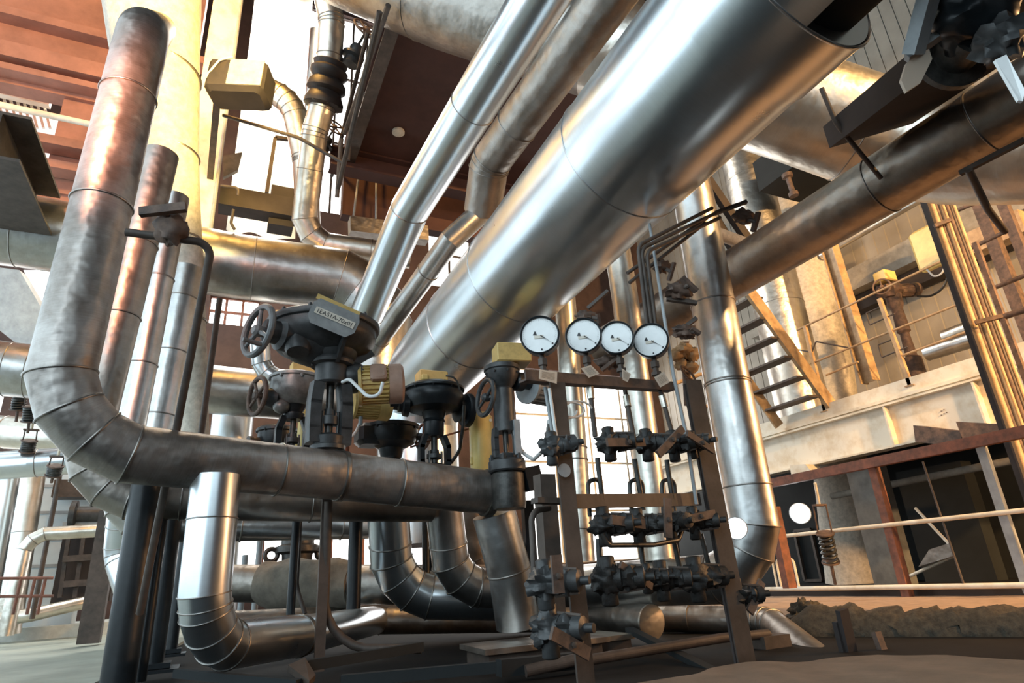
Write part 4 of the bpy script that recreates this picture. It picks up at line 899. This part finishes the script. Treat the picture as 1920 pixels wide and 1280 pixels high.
for (x, y0, y1, lab) in ((1428, 1065, 1100, 'left'), (1466, 1078, 1102, 'right')):
    a = onX(x, 1104, 8.4); solid(MB().tube(fillet([a, a + V((0, 0, .45)), a + V((0, -.35, .45)), a + V((0, -.35, 0))], .08, 4)[0], .02, 8), 'hoop_guard', M_CREAM, lab + ' small pipe hoop behind the floor elbow of the tall riser', 'guard', None, 40)
# ------------------------------------------------------------------ ground
def ground(name, poly, z, mat, label, cat, th=.05, bumpy=0):
    return solid(MB().prism([(x, y, z - th) for x, y in poly], (0, 0, th)), name, mat, label, cat)
def rough_slab(name, label, poly_fn, nx, ny, mat, cat, amp, th, kind=None):
    vs, fs = [], []
    for j in range(ny + 1):
        for i in range(nx + 1):
            q = poly_fn(i / nx, j / ny); e = min(i, nx - i, j, ny - j)
            vs.append(q + V((0, 0, amp * noise.noise(q * 2.4) + amp * .5 * noise.noise(q * 7))) + V((noise.noise(q * 4 + V((5, 0, 0))), noise.noise(q * 4), 0)) * (.05 if e == 0 else 0))
    n = len(vs)
    for j in range(ny):
        for i in range(nx): a = j * (nx + 1) + i; fs.append((a, a + 1, a + nx + 2, a + nx + 1))
    rim = [i for i in range(nx + 1)] + [(j) * (nx + 1) + nx for j in range(1, ny + 1)] + [ny * (nx + 1) + i for i in range(nx - 1, -1, -1)] + [j * (nx + 1) for j in range(ny - 1, 0, -1)]
    base = [vs[k] - V((0, 0, th)) for k in rim]; m = len(rim)
    fs += [(rim[(k + 1) % m], rim[k], n + k, n + (k + 1) % m) for k in range(m)]
    return tag(MB().add(vs + base, fs).build(name, mat, None, 60), label, cat)
def bil(a, b, c, d): return lambda u, v: V(a).lerp(V(b), u).lerp(V(d).lerp(V(c), u), v)
rim_px = [(1150, 1290), (1240, 1274), (1330, 1254), (1400, 1245), (1500, 1238), (1650, 1227), (1780, 1229), (1920, 1237), (2060, 1240), (2500, 1260)]
def slab_fn(u, v):
    t = u * (len(rim_px) - 1); i = min(int(t), len(rim_px) - 2); x, y = [a + (b - a) * (t - i) for a, b in zip(rim_px[i], rim_px[i + 1])]
    q = onZ(x, y, .15); return V((q.x * (.4 + .6 * v), q.y * (.4 + .6 * v), .15))
rough_slab('concrete_slab', 'dusty rough concrete slab filling the bottom right foreground', slab_fn, 48, 24, M_SLAB, 'slab', .012, .13)
rough_slab('sandy_floor', 'sunlit sandy floor strip in front of the brown railing', bil((3.4, 4.9, .02), (5.2, 1.6, .02), (7.65, 2.2, .02), (7.65, 8.6, .02)), 30, 30, M_SAND, 'floor', .012, .03)
rough_slab('painted_floor', 'pale greenish floor at the lower left beyond the black posts', bil((-5.9, 2.0, .03), (-.8, 3.2, .03), (.2, 13.2, .03), (-5.9, 13.2, .03)), 20, 24, M_GREEN, 'floor', .006, .04)
struct(MB().box((-2.6, 14.4, .11), (6.6, 2.4, .22)).build('trim_1', paint('pale_kerb', (.6, .62, .58), .6, .2), None, 0))
# mineral wool roll
wl_pts = [P(1476, 1196, 4.5), P(1560, 1190, 4.35), P(1700, 1198, 4.1), P(1960, 1200, 3.7)]
path = [wl_pts[0].lerp(wl_pts[1], k / 8) for k in range(8)] + [wl_pts[1].lerp(wl_pts[2], k / 12) for k in range(12)] + [wl_pts[2].lerp(wl_pts[3], k / 18) for k in range(44)]
mb = MB(); mb.tube(path, [.08 + .085 * min(1, k / 5) for k in range(len(path))], 40)
for i, v in enumerate(mb.v):
    nr = noise.noise(v * 9) * .045 + noise.noise(v * 24) * .03 + noise.noise(v * 55) * .015
    mb.v[i] = v + V((nr, -nr * .6, nr + .02))
solid(mb, 'wool_insulated_pipe', M_WOOL, 'pipe wrapped in ragged brown mineral wool along the right foreground', 'pipe', None, 60)
mb = MB().ell(P(1510, 1150, 4.6), (.12, .12, .08), 30, 20, .8, 5); solid(mb, 'wool_tuft', M_WOOL, 'torn tuft of mineral wool on the left end of the wool wrapped pipe', 'insulation', None, 60)
for (xa, ya, xb, yb, w, lab) in ((1578, 1142, 1598, 1232, .075, 'tall dark stake in front of the wool wrapped pipe'), (1642, 1184, 1656, 1222, .05, 'short wooden stake in front of the wool wrapped pipe'), (1568, 1165, 1584, 1230, .04, 'thin dark stake touching the tall dark one')):
    solid(MB().bar(P(xa, ya, 3.55), P(xb, yb, 3.5), w, .03, (0, 1, 0)), 'stake', M_DARK if 'dark' in lab else M_RUST, lab, 'stake')
# lidded boxes and scrap on the dark floor
q = P(1000, 1205, 3.9); b = thing('junction_box', 'dark floor box with a dusty lid below the slanted pipe', 'box', q - V((0, 0, .3)))
R = Matrix.Rotation(-.05, 3, 'Z')
MB().box(q + V((0, 0, -.16)), (.75, .42, .3), R).build('box_body', M_STEEL, b, 0)
MB().box(q + V((0, 0, .0)), (.82, .5, .03), R).build('lid', M_DULL, b, 0)
q = P(1110, 1200, 4.2); b = thing('junction_box', 'dark floor box with a two piece lid behind the left gauge post', 'box', q - V((0, 0, .25)))
MB().box(q + V((0, 0, -.12)), (.36, .4, .24)).build('box_body', M_STEEL, b, 0)
for sx in (-.11, .1): MB().box(q + V((sx, 0, .02)), (.2, .44, .03)).build('lid', M_WARM if sx > 0 else M_DULL, b, 0)
for (a, b, w, h, lab) in (((560, 1250, 3.1), (790, 1212, 3.6), .05, .05, 'dark steel bar on the floor under the curved tube'), ((330, 1262, 3.2), (560, 1282, 2.9), .04, .04, 'dark steel bar on the floor left of the foreground bend'), ((1180, 1180, 4.2), (1340, 1260, 3.2), .06, .03, 'flat bar sloping down between the gauge posts'), ((640, 1276, 2.9), (930, 1250, 3.0), .05, .05, 'dark steel bar nearest the bottom edge, centre'), ((935, 1252, 3.2), (1095, 1236, 3.4), .08, .08, 'short dark pipe stub left of the gauge post')):
    solid(MB().bar(P(*a), P(*b), w, h), 'scrap_bar', M_GLOOM, lab, 'bar')
solid(MB().prism([P(*p) for p in ((540, 1246, 3.0), (572, 1232, 3.1), (592, 1264, 3.0), (580, 1276, 2.9))], (0, .02, -.03)), 'angle_offcut', M_STEEL, 'brown angle iron offcut under the curved tube stand', 'offcut')
for (x, lab) in ((1440, 'dark block left of the dropping floor pipe'),):
    solid(MB().box(P(x, 1222, 3.9), (.22, .2, .2)), 'support_block', M_STEEL, lab, 'block')
# ------------------------------------------------------------------ black stands under the valve line
def stand(x0, y0, x1, y1, w, d, label, mat=M_BLACK, base=False, rect=False):
    a = P(x0, y0, d); b = onX(x1, y1, a.x) if False else P(x1, y1, d); b = V((a.x, a.y, max(b.z, .0)))
    t = thing('pipe_stand', label, 'stand', b)
    r = w * d / F / 2
    if rect: MB().bar(b, a, r * 2, r * 1.4, (0, 1, 0)).build('post', mat, t, 0)
    else: MB().rod(b, a, r, 24).build('post', mat, t)
    if base: MB().box(b + V((0, 0, .01)), (r * 5, r * 5, .02)).box(b + V((0, 0, .04)), (r * 3.4, r * 3.4, .03)).build('base_plate', mat, t, 0)
    return t
stand(278, 898, 214, 1282, 54, 3.72, 'thickest black pipe stand, in front at the lower left')
stand(318, 880, 250, 1262, 18, 3.95, 'slim black tube stand against the right side of the thickest one')
stand(326, 952, 290, 1248, 33, 4.5, 'black pipe stand with a square base plate behind the thickest one', base=True)
stand(352, 970, 322, 1222, 19, 5.4, 'slim black stand right of the one with the base plate', base=True)
stand(556, 972, 544, 1150, 15, 4.6, 'slim dark stand left of the curved tube stand')
stand(668, 962, 654, 1140, 25, 4.7, 'mid sized dark stand right of the curved tube stand')
stand(613, 930, 593, 1245, 17, 3.95, 'curved tube stand: straight flat post beside the curved tube', M_STEEL, rect=True)
stand(798, 960, 792, 1140, 14, 5.3, 'dark stand between the two segmented elbows, left one')
stand(808, 962, 812, 1140, 11, 5.4, 'dark stand between the two segmented elbows, right one')
stand(988, 938, 1000, 1130, 20, 4.4, 'black stand directly behind the slanted pipe', M_BLACK, rect=True)
stand(1450, 950, 1482, 1100, 20, 8.0, 'red brown stand just right of the floor elbow of the tall riser', M_RED, rect=True)
stand(208, 958, 180, 1200, 34, 8.2, 'flat brown steel stand on the greenish floor', M_STEEL, rect=True)
tubes('curved_tube', 'dark tube dropping and curving right along the floor in the foreground', [P(616, 940, 3.9), P(606, 1215, 3.7), P(790, 1216, 3.7)], .026, M_STEEL, .3)
tubes('curved_tube', 'dark tube with a short kick right of the slim dark stand', [P(563, 975, 4.7), P(556, 1100, 4.7), P(572, 1150, 4.6)], .016, M_STEEL, .15)
# canvas bulge on the back floor pipe
mb = MB(); path = [bp[0].lerp(bp[1], .62 + .27 * k / 16) for k in range(17)]
mb.tube(path, [.19 + .03 * math.sin(PI * k / 16) for k in range(17)], 40)
for i, v in enumerate(mb.v): n_ = noise.noise(v * 7) * .03; mb.v[i] = v + V((0, -n_, n_))
solid(mb, 'canvas_wrap', M_CANVAS, 'lumpy canvas wrap around the floor pipe behind the dark stands', 'wrap', None, 60)
M, p = frame_at(556, 1062, 6.0)
vb = thing('floor_valve', 'dark cast valve body with two lugs above the canvas wrap', 'valve', p)
MB(M).lathe((0, 0, -8), Z3, [(26, 0), (28, 30), (40, 34), (40, 44), (30, 48), (30, 70)], 24).build('valve_body', M_IRON, vb)
for sx in (-1, 1): MB(M).torus((sx * 46, 0, 22), (0, 1, 0), 11, 4.5, 18, 8).build('lug', M_IRON, vb)
for k in range(2):
    x = (487, 662)[k]
    q = P(x, 1003, 6.2); solid(MB().bbox(q, (.22, .16, .05), .015), 'yellow_cap', M_YEL2, ('left', 'right')[k] + ' small yellow cap peeping under the lowest valve line pipe', 'cap')
for (x, y0, x1, y1, r, lab) in ((488, 1010, 484, 1062, .03, 'thin grey post under the left yellow cap'), (460, 1040, 458, 1060, .03, 'short grey post left of the yellow caps')):
    solid(MB().rod(P(x, y0, 6.4), V((P(x, y0, 6.4).x, P(x, y0, 6.4).y, 0)), r, 10), 'grey_post', M_GREY, lab, 'post', None, 40)
# T handled valve on a long bent tube at the left
tv_ = thing('tee_handle_valve', 'rusty stop valve with a T handle on the long bent tube', 'valve', P(320, 428, 3.1))
MB().ell(P(320, 428, 3.1), (.075, .06, .085), 20, 14, .35, 31).build('valve_body', M_RUST, tv_, 60)
MB().rod(P(318, 420, 3.1), P(308, 396, 3.05), .018, 10).build('spindle', M_RUST, tv_)
MB().bar(P(262, 398, 3.02), P(349, 388, 3.06), .03, .045).build('tee_handle', M_RUST, tv_, 0)
tubes('bent_tube', 'long rusty bent tube running down past the risers to the floor', [P(236, 435, 3.05), P(320, 446, 3.1), P(398, 456, 3.2), P(326, 830, 3.28), P(262, 1150, 3.35)], .020, M_STEEL, .07)
tubes('long_rod', 'thin grey brown vertical tube right of the wrapped riser', [onY(412, 560, 6.6), onY(376, 822, 6.6)], .03, M_STEEL)
# ------------------------------------------------------------------ left background
q = onY(104, 878, 13.8); solid(MB().box((q.x + .12, 14.0, q.z / 2 + .12), (1.1, .5, q.z - .2)), 'pale_duct', M_PALE, 'light blue sheet metal duct standing at the lower left', 'duct')
for k, y in enumerate((910, 960, 1010, 1060)):
    z = onY(90, y, 13.7).z; MB().box((q.x + .12, 13.74, z), (1.12, .03, .05)).build('panel_joint', M_GREY, bpy.data.objects['pale_duct'], 0)
pipe('upright_pipe', 'white and brown upright pipe left of the light blue duct', [onY(66, 872, 12.8), onY(22, 1150, 12.8) * 1 - V((0, 0, .3))], .34, M_WARM, bands=[(45, 995)])
pipe('upright_pipe', 'pale upright pipe at the extreme left edge', [onY(18, 890, 13.2), onY(-26, 1150, 13.2) - V((0, 0, .25))], .34, M_ALU)
pipe('thin_pipe', 'pale thin pipe with a right angle bend in front of the light blue duct', [onY(196, 994, 11.5), onY(52, 1002, 11.5), onY(10, 1192, 11.5)], .19, M_WARM, .3, 3)
pipe('thin_pipe', 'thin dark pipe slanting over the light blue duct', [onY(118, 860, 12), onY(60, 1160, 12)], .07, M_STEEL, res=16)
pipe('kerb_pipe', 'pale pipe lying on the kerb at the lower left', [onY(-10, 1163, 12.5), onY(60, 1152, 12.5), onY(172, 1126, 12.9)], .2, M_WARM)
rg = thing('low_railing', 'thin rusty railing in front of the light blue duct', 'railing', onY(60, 1150, 11))
for z_ in (1084, 1118): MB().rod(onY(-5, z_, 11), onY(100, z_ - 1, 11), .02, 8).build('rail', M_RED, rg)
for x in (40, 66, 86): MB().rod(onY(x, 1082, 11), onY(x - 16, 1152, 11), .02, 8).build('post', M_RED, rg)
mk = thing('machine_rack', 'dark machine on a steel frame behind the risers at lower left', 'machine', onY(150, 1120, 13))
a, b = onY(100, 985, 13), onY(205, 978, 13)
for z_ in (985, 1048, 1095): MB().bar(onY(118, z_, 13), onY(205, z_ - 6, 13), .1, .1).build('frame_beam', M_GREY if z_ == 985 else M_STEEL, mk, 0)
for x in (132, 160, 186): MB().bar(onY(x, 985, 13.1), onY(x - 20, 1120, 13.1), .06, .06, (0, 1, 0)).build('frame_post', M_STEEL, mk, 0)
MB().lathe(onY(130, 965, 13), (1, 0, 0), [(.12, 0), (.24, .02), (.24, .1), (.14, .12), (.14, .5), (.2, .55), (.2, .7), (.1, .75)], 16).build('pump_body', M_BLACK2, mk)
MB().box(onY(166, 1060, 13.6), (.85, .4, 1.2)).build('housing', M_DARK, mk, 0)
solid(MB().box(onY(160, 918, 13.4), (.9, .4, .3)), 'dark_hopper', M_STEEL, 'dark brown hopper bottom behind the riser elbows', 'hopper')
# ------------------------------------------------------------------ upper left
z0 = onY(100, 352, 10.4).z
bk = thing('bunker_wall', 'maroon plate bunker with ribs filling the upper left', 'bunker', (-5, 10.5, z0))
xr = onY(425, 100, 10.4).x
gap = (onY(-40, 150, 10.4), onY(98, 285, 10.4))
MB().box((-3.6, 10.6, (onY(50, 160, 10.4).z + 18) / 2), (4.8, .3, 18 - onY(50, 160, 10.4).z)).build('upper_plate', M_BUNK, bk, 0)
MB().box(((onY(98, 250, 10.4).x + xr) / 2, 10.65, (z0 + 9) / 2), (xr - onY(98, 250, 10.4).x, .25, 9 - z0)).build('lower_plate', M_BUNK, bk, 0)
MB().box((-4.0, 10.7, (z0 + onY(50, 292, 10.4).z) / 2 - .3), (4, .25, .9)).build('lower_plate', M_BUNK, bk, 0)
for y, h in ((48, .16), (118, .3), (150, .12), (268, .16), (312, .14)):
    a = onY(100, y, 10.3); MB().box((-3.4, 10.35, a.z), (5, .3, h)).build('rib', M_BUNK, bk, 0)
gl = thing('lattice_window', 'small white lattice opening at the far upper left', 'window', onY(45, 285, 11.4))
a, b = onY(-60, 150, 11.4), onY(110, 300, 11.4)
MB().box(((a.x + b.x) / 2, 11.9, (a.z + b.z) / 2), (b.x - a.x, .05, a.z - b.z)).build('pane', glow('dim_daylit_pane', (1, .85, .8), 1.1), gl, 0)
for k in range(8): MB().bar(onY(-10 + k * 12, 165, 11.4), onY(10 + k * 12, 240, 11.4), .04, .04, (0, 1, 0)).build('lattice_bar', M_WARM, gl, 0)
for y in (238, 168): MB().bar(onY(-20, y, 11.3), onY(95, y + 26, 11.3), .12, .16).build('lattice_beam', M_CREAM, gl, 0)
solid(MB().rod(onY(-20, 192, 9.6), onY(230, 246, 9.6), .05, 10), 'pale_rail', M_CREAM, 'pale thin rail crossing the maroon bunker', 'rail', None, 40)
def ybeam(xa, ya, xb, yb, da, w, h, mat, name, label, cat='beam'):
    a = P(xa, ya, da); b = onX(xb, yb, a.x); b = V((a.x, b.y, a.z)); return solid(MB().extr(I(h, w, .03, .03), a, b), name, mat, label, cat)
ybeam(-10, 250, 64, 372, 5.5, .45, .5, M_STEEL, 'roof_beam', 'brown steel beam slanting in from the left edge above the big cross pipe')
solid(MB().prism([P(*p, 9.5) for p in ((-10, 500), (36, 506), (82, 585), (58, 665), (-10, 612))], (0, .4, .1)), 'grey_plate', M_GREY, 'grey steel plate below the big cross pipe at the left edge', 'plate')
solid(MB().prism([P(*p, 10.6) for p in ((44, 506), (96, 506), (96, 560), (84, 590))], (0, .05, 0)), 'lit_panel', glow('daylit_gap', (1, 1, .98), 2.2), 'bright daylit gap under the big cross pipe at left', 'window')
# steel column, floodlight, sheet, frames
a = onY(396, 220, 8.35)
sc_ = thing('steel_column', 'tall steel column left of the floodlight, tinted yellow by an added spot light', 'column', (a.x, 8.4, 0))
MB().extr(I(.30, .40, .03, .02), (a.x, 8.45, .0), (a.x, 8.45, 13), (0, 1, 0)).build('column', M_CREAM, sc_, 0)
MB().rod((a.x + .2, 8.2, 1), (a.x + .2, 8.2, 10), .025, 8).build('conduit', M_GREY, sc_)
fl = thing('floodlight', 'boxy floodlight fixture bracketed on the steel column', 'lamp', P(450, 165, 7.2))
fx = V((.93, -.36, -.06)).normalized(); c0 = P(452, 160, 7.2)
Rf = Matrix((fx, V((0, 0, 1)).cross(fx).normalized(), fx.cross(V((0, 0, 1)).cross(fx).normalized()))).transposed()
MB().bbox(c0, (.66, .4, .46), .05, Rf).build('housing', M_DARK, fl)
MB().box(c0 + Rf @ V((.12, -.205, 0)), (.38, .02, .36), Rf).build('lens', paint('lamp_lens', (.55, .52, .46), .15, .3, scale=6), fl, 0)
MB().bar(c0 + Rf @ V((-.3, .1, 0)), V((a.x + .1, 8.3, c0.z)), .08, .08).build('bracket', M_STEEL, fl, 0)
cable([P(436, 107, 7.1), P(412, 112, 7.0), P(388, 140, 7.0), P(388, 172, 7.1)], .012, M_CABLE, 'pale cable curling from the floodlight to the column')
m, nt, b_ = new_mat('translucent_sheet'); b_.inputs['Base Color'].default_value = (.9, .87, .8, 1); b_.inputs['Roughness'].default_value = .9
tr_ = N(nt, 'ShaderNodeBsdfTranslucent'); tr_.inputs[0].default_value = (.97, .93, .85, 1); mxs = N(nt, 'ShaderNodeMixShader'); mxs.inputs[0].default_value = .7
nt.links.new(b_.outputs[0], mxs.inputs[1]); nt.links.new(tr_.outputs[0], mxs.inputs[2]); nt.links.new(mxs.outputs[0], nt.nodes['Material Output'].inputs[0]); M_SHEET = m
p0, p1 = onY(424, 430, 11.5), onY(592, -60, 11.5)
vs, fs = [], []; nx_, nz_ = 40, 50
for j in range(nz_ + 1):
    for i in range(nx_ + 1):
        u, v_ = i / nx_, j / nz_; x = p0.x + (p1.x - p0.x) * u; z = p0.z + (p1.z - p0.z) * v_
        vs.append((x, 11.5 + .12 * math.sin(u * 9 + 3 * noise.noise(V((u, v_ * 2, 0)))) + .3 * noise.noise(V((u * 1.5, v_ * 3, 2))) + .1 * math.sin(v_ * 20 + u * 5), z))
for j in range(nz_):
    for i in range(nx_): k = j * (nx_ + 1) + i; fs.append((k, k + 1, k + nx_ + 2, k + nx_ + 1))
sh = MB().add(vs, fs); vs2 = [V(v) + V((0, .006, 0)) for v in vs]; sh.add(vs2, [tuple(reversed(f)) for f in fs])
tag(sh.build('tarpaulin', M_SHEET, None, 80), 'white backlit tarpaulin hanging behind the floodlight', 'tarpaulin')
xb = solid(MB().box((onY(490, 384, 8.7).x, 8.75, onY(490, 384, 8.7).z), (1.15, .3, .32)), 'crossbeam', M_DARK, 'dark horizontal beam from the column to the pipe elbow below the floodlight', 'beam')
solid(MB().box(onY(528, 395, 8.9), (.36, .3, .7)), 'switch_cabinet', M_DARK, 'dark switch cabinet on the horizontal beam below the floodlight', 'cabinet')
frm = MB(); 
for (p, q_) in (((516, 258), (500, 362)), ((516, 258), (566, 264))): frm.bar(onY(*p, 9.4), onY(*q_, 9.4), .06, .06, (0, 1, 0))
solid(frm, 'steel_bracket', M_STEEL, 'thin dark angle frame in front of the tarpaulin', 'frame')
tubes('brace_rod', 'thin dark rod slanting from the column across the orange lit pipe', [P(418, 216, 7.6), P(560, 258, 7.6), P(648, 308, 7.6)], .022, M_STEEL, .5)
tubes('hook_rod', 'small hooked rod on the steel column below the floodlight', [P(414, 348, 7.6), P(448, 352, 7.6), P(446, 366, 7.6)], .016, M_STEEL, .05)
tubes('hook_rod', 'short bent rod under the dark horizontal beam', [P(438, 392, 7.7), P(433, 418, 7.7), P(440, 430, 7.7)], .018, M_STEEL, .05)
solid(MB().prism([onY(*p, 10.8) for p in ((418, 292), (454, 285), (446, 318), (418, 332))], (0, .1, 0)), 'dark_flap', M_STEEL, 'small dark flap at the edge of the tarpaulin', 'flap')
# dark platform overhead
pf = thing('dark_platform', 'dark maroon platform overhead, left of the bright overhead pipes', 'platform', (2.5, 6, 6.3))
MB().box((3.4, 6.5, 6.75), (4.4, 2.8, .25)).build('deck', M_MAROON, pf, 0)
MB().extr(I(.34, .25, .03, .03), (1.0, 7.85, 6.45), (5.6, 7.85, 6.45)).build('edge_beam', M_MAROON, pf, 0)
MB().extr(I(.2, .16, .02, .02), (1.28, 5.1, 6.55), (1.28, 7.9, 6.55)).build('edge_beam', M_STEEL, pf, 0)
bp_ = onY(646, 300, 8.5); bq = onY(860, 440, 8.5)
MB().box(((bp_.x + bq.x) / 2 + .4, 8.6, (bp_.z + bq.z) / 2), (bq.x - bp_.x + .8, .2, bp_.z - bq.z)).build('back_plate', M_MAROON, pf, 0)
for (x0, y0, x1, y1) in ((676, 300, 663, 405), (706, 285, 705, 410), (768, 310, 768, 400)):
    MB().rod(onY(x0, y0, 8.35), onY(x1, y1, 8.35), .018, 8).build('rod', M_GREY, pf)
MB().bar(onY(655, 424, 8.3), onY(800, 442, 8.3), .2, .26).build('lower_beam', M_DULL, pf, 0)
q = onZ(747, 246, 6.62); MB().lathe(q, (0, 0, -1), [(.09, 0), (.09, .03), (.05, .04)], 16).build('ceiling_lamp', M_PAPER, pf)
for k, (p, q_) in enumerate((((712, 22), (634, 352)), ((728, 10), (646, 250)), ((690, 60), (622, 330)))):
    solid(MB().rod(onX(*p, .95 + .1 * k), onX(*q_, .95 + .1 * k), .03, 8), 'guard_rail', M_STEEL, ('lower', 'upper', 'outer')[k] + ' dark guard rail slanting along the edge of the maroon platform', 'rail', None, 40)
for k, (x, y0, x1, y1) in enumerate(((690, 110, 680, 190), (660, 210, 652, 300), (640, 260, 632, 370))):
    solid(MB().rod(P(x, y0, 8.2), P(x1, y1, 8.2), .03, 8), 'guard_post', M_STEEL, ('top', 'middle', 'lowest')[k] + ' dark guard post at the edge of the maroon platform', 'post', None, 40)
for (x, y, d, R_, lab) in ((688, 56, 8.4, .19, 'dark valve with a brown handwheel near the top, left of the maroon platform'), (628, 238, 9.0, .15, 'small dark valve with a handwheel beside the orange lit pipe')):
    M, p = frame_at(x, y, d); t = thing('hand_valve', lab, 'valve', p); k = R_ / (d / F)
    handwheel(M, t, (0, 0, 0), (.3, -.8, .3), k, M_RUST, False, 4, .09)
    MB(M).rod((0, 0, 0), (-k * .4, k * 1.2, -k * .5), k * .1, 8).build('spindle', M_IRON, t)
    MB(M).lathe((-k * .4, k * 1.2, -k * .5), (-.3, .3, -1), [(k * .4, 0), (k * .5, k * .3), (k * .4, k * .7), (k * .8, k * .8), (k * .8, k * 1.0), (k * .5, k * 1.1), (k * .6, k * 1.6)], 18).build('valve_body', M_BLACK2, t)
# ------------------------------------------------------------------ upper right foreground
a = P(1628, 240, 4.4); b = a.lerp(P(2010, -40, 2.7), 1.6)
tr2 = thing('cable_tray', 'dark box beam between the opened pipe end and the dusty overhead pipe', 'beam', a)
MB().extr([(-.30, -.06), (.30, -.06), (.30, .10), (.27, .10), (.27, -.03), (-.27, -.03), (-.27, .10), (-.30, .10)], a, b, (0, .35, 1)).build('tray', M_DARK, tr2, 0)
tubes('hanger_strap', 'dark flat hanger strap from the tray down to the dusty overhead pipe', [P(1540, 165, 4.2), P(1568, 232, 4.2), P(1652, 334, 4.3)], .016, M_STEEL, .2)
tubes('hanger_strap', 'dark hanger bar dropping from the dusty overhead pipe at right', [P(1816, 318, 3.7), P(1852, 392, 3.9), P(1884, 434, 4.1)], .022, M_STEEL, .3)
solid(MB().bar(P(1800, 325, 3.75), P(1922, 262, 3.5), .03, .03), 'side_bar', M_STEEL, 'thin dark bar along the underside of the dusty overhead pipe', 'bar')
vv = thing('corner_valve', 'dark blurred valve in the top right corner', 'valve', P(1830, 60, 2.5))
MB().ell(P(1822, 30, 2.5), (.17, .14, .13), 24, 16, .3, 41).build('valve_body', M_BLACK, vv, 60)
MB().lathe(P(1775, 118, 2.7), (P(1830, 60, 2.5) - P(1775, 118, 2.7)), [(.12, 0), (.145, .02), (.145, .05), (.09, .06), (.09, .2)], 28).build('flange', M_IRON, vv)
MB().ell(P(1880, 75, 2.4), (.1, .09, .08), 20, 12, .5, 42).build('bonnet', M_BLACK2, vv, 60)
MB().bar(P(1745, -20, 2.4), P(1712, 102, 2.5), .085, .05, (0, 1, 0)).build('yoke_bar', M_GREY, vv, 0)
MB().bar(P(1700, 110, 2.55), P(1790, 45, 2.5), .04, .03).build('cross_strap', M_GREY, vv, 0)
solid(MB().prism([P(1866, 112, 2.2), P(1887, 102, 2.2), P(1922, 168, 2.15), P(1918, 190, 2.15), P(1910, 188, 2.15)], (.004, .01, 0)), 'white_tag', M_WHITE, 'white plastic tag hanging in the top right corner', 'tag')
gt = MB().prism([P(*p, 2.5) for p in ((1730, 96), (1742, 92), (1748, 110), (1726, 155), (1700, 172), (1690, 150), (1700, 118))], (.003, .012, 0))
m, nt, b_ = new_mat('clear_plastic'); b_.inputs['Base Color'].default_value = (.75, .62, .5, 1); b_.inputs['Roughness'].default_value = .2; b_.inputs['Transmission Weight'].default_value = .5
solid(gt, 'plastic_tag', m, 'translucent crumpled plastic tag under the grey yoke bar, top right', 'tag')
# dark things behind the wide riser at upper right
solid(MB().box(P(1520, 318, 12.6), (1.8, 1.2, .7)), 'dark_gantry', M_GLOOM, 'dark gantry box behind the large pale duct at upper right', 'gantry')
bp2 = MB().lathe(P(1475, 326, 12.0), V((.1, 0, -1)), [(.1, 0), (.1, .08), (.05, .1), (.05, .4), (.09, .42), (.09, .5)], 12).build('rusty_bolt', M_RUST, None); tag(bp2, 'rusty hanger bolt below the dark gantry', 'bolt')

pipe('wrapped_branch', 'rough pale wrapped branch pipe beside the top of the tall riser', [P(1322, 430, 6.6), P(1412, 462, 6.9)], .14, M_WRAP)
vc = thing('valve_cluster', 'sunlit brown cluster of valves behind the rightmost gauge', 'valve', P(1284, 690, 7.5))
for k, (x, y, r) in enumerate(((1268, 664, .09), (1284, 656, .1), (1300, 664, .09), (1276, 682, .08), (1296, 688, .08))):
    MB().ell(P(x, y, 7.5), (r, r, r * .9), 16, 10, .5, 60 + k).build('valve_body', M_OCHRE, vc, 60)
MB().torus(P(1290, 700, 7.3), (.3, -.8, .4), .11, .015, 24, 8).build('handwheel', M_RUST, vc)
MB().rod(P(1284, 640, 7.6), P(1290, 760, 7.6), .05, 12).build('stem_pipe', M_RUST, vc)
for k, (p, q, lab) in enumerate((((1296, 338), (1408, 520), 'left'), ((1322, 330), (1436, 500), 'right'))):
    solid(MB().bar(P(*p, 8.2), P(*q, 8.2), .07, .16), 'roof_strut', M_DARK, lab + ' dark slanting strut behind the bent tube bundle', 'strut')
for k, (p, q, lab) in enumerate((((1262, 720), (1345, 690), 'upper'), ((1300, 770), (1352, 752), 'middle'), ((1250, 842), (1345, 822), 'lower'))):
    solid(MB().rod(P(*p, 9.5), P(*q, 9.5), .03, 8), 'back_rail', M_OCHRE, lab + ' thin sunlit rail behind the right post of the gauge frame', 'rail', None, 40)
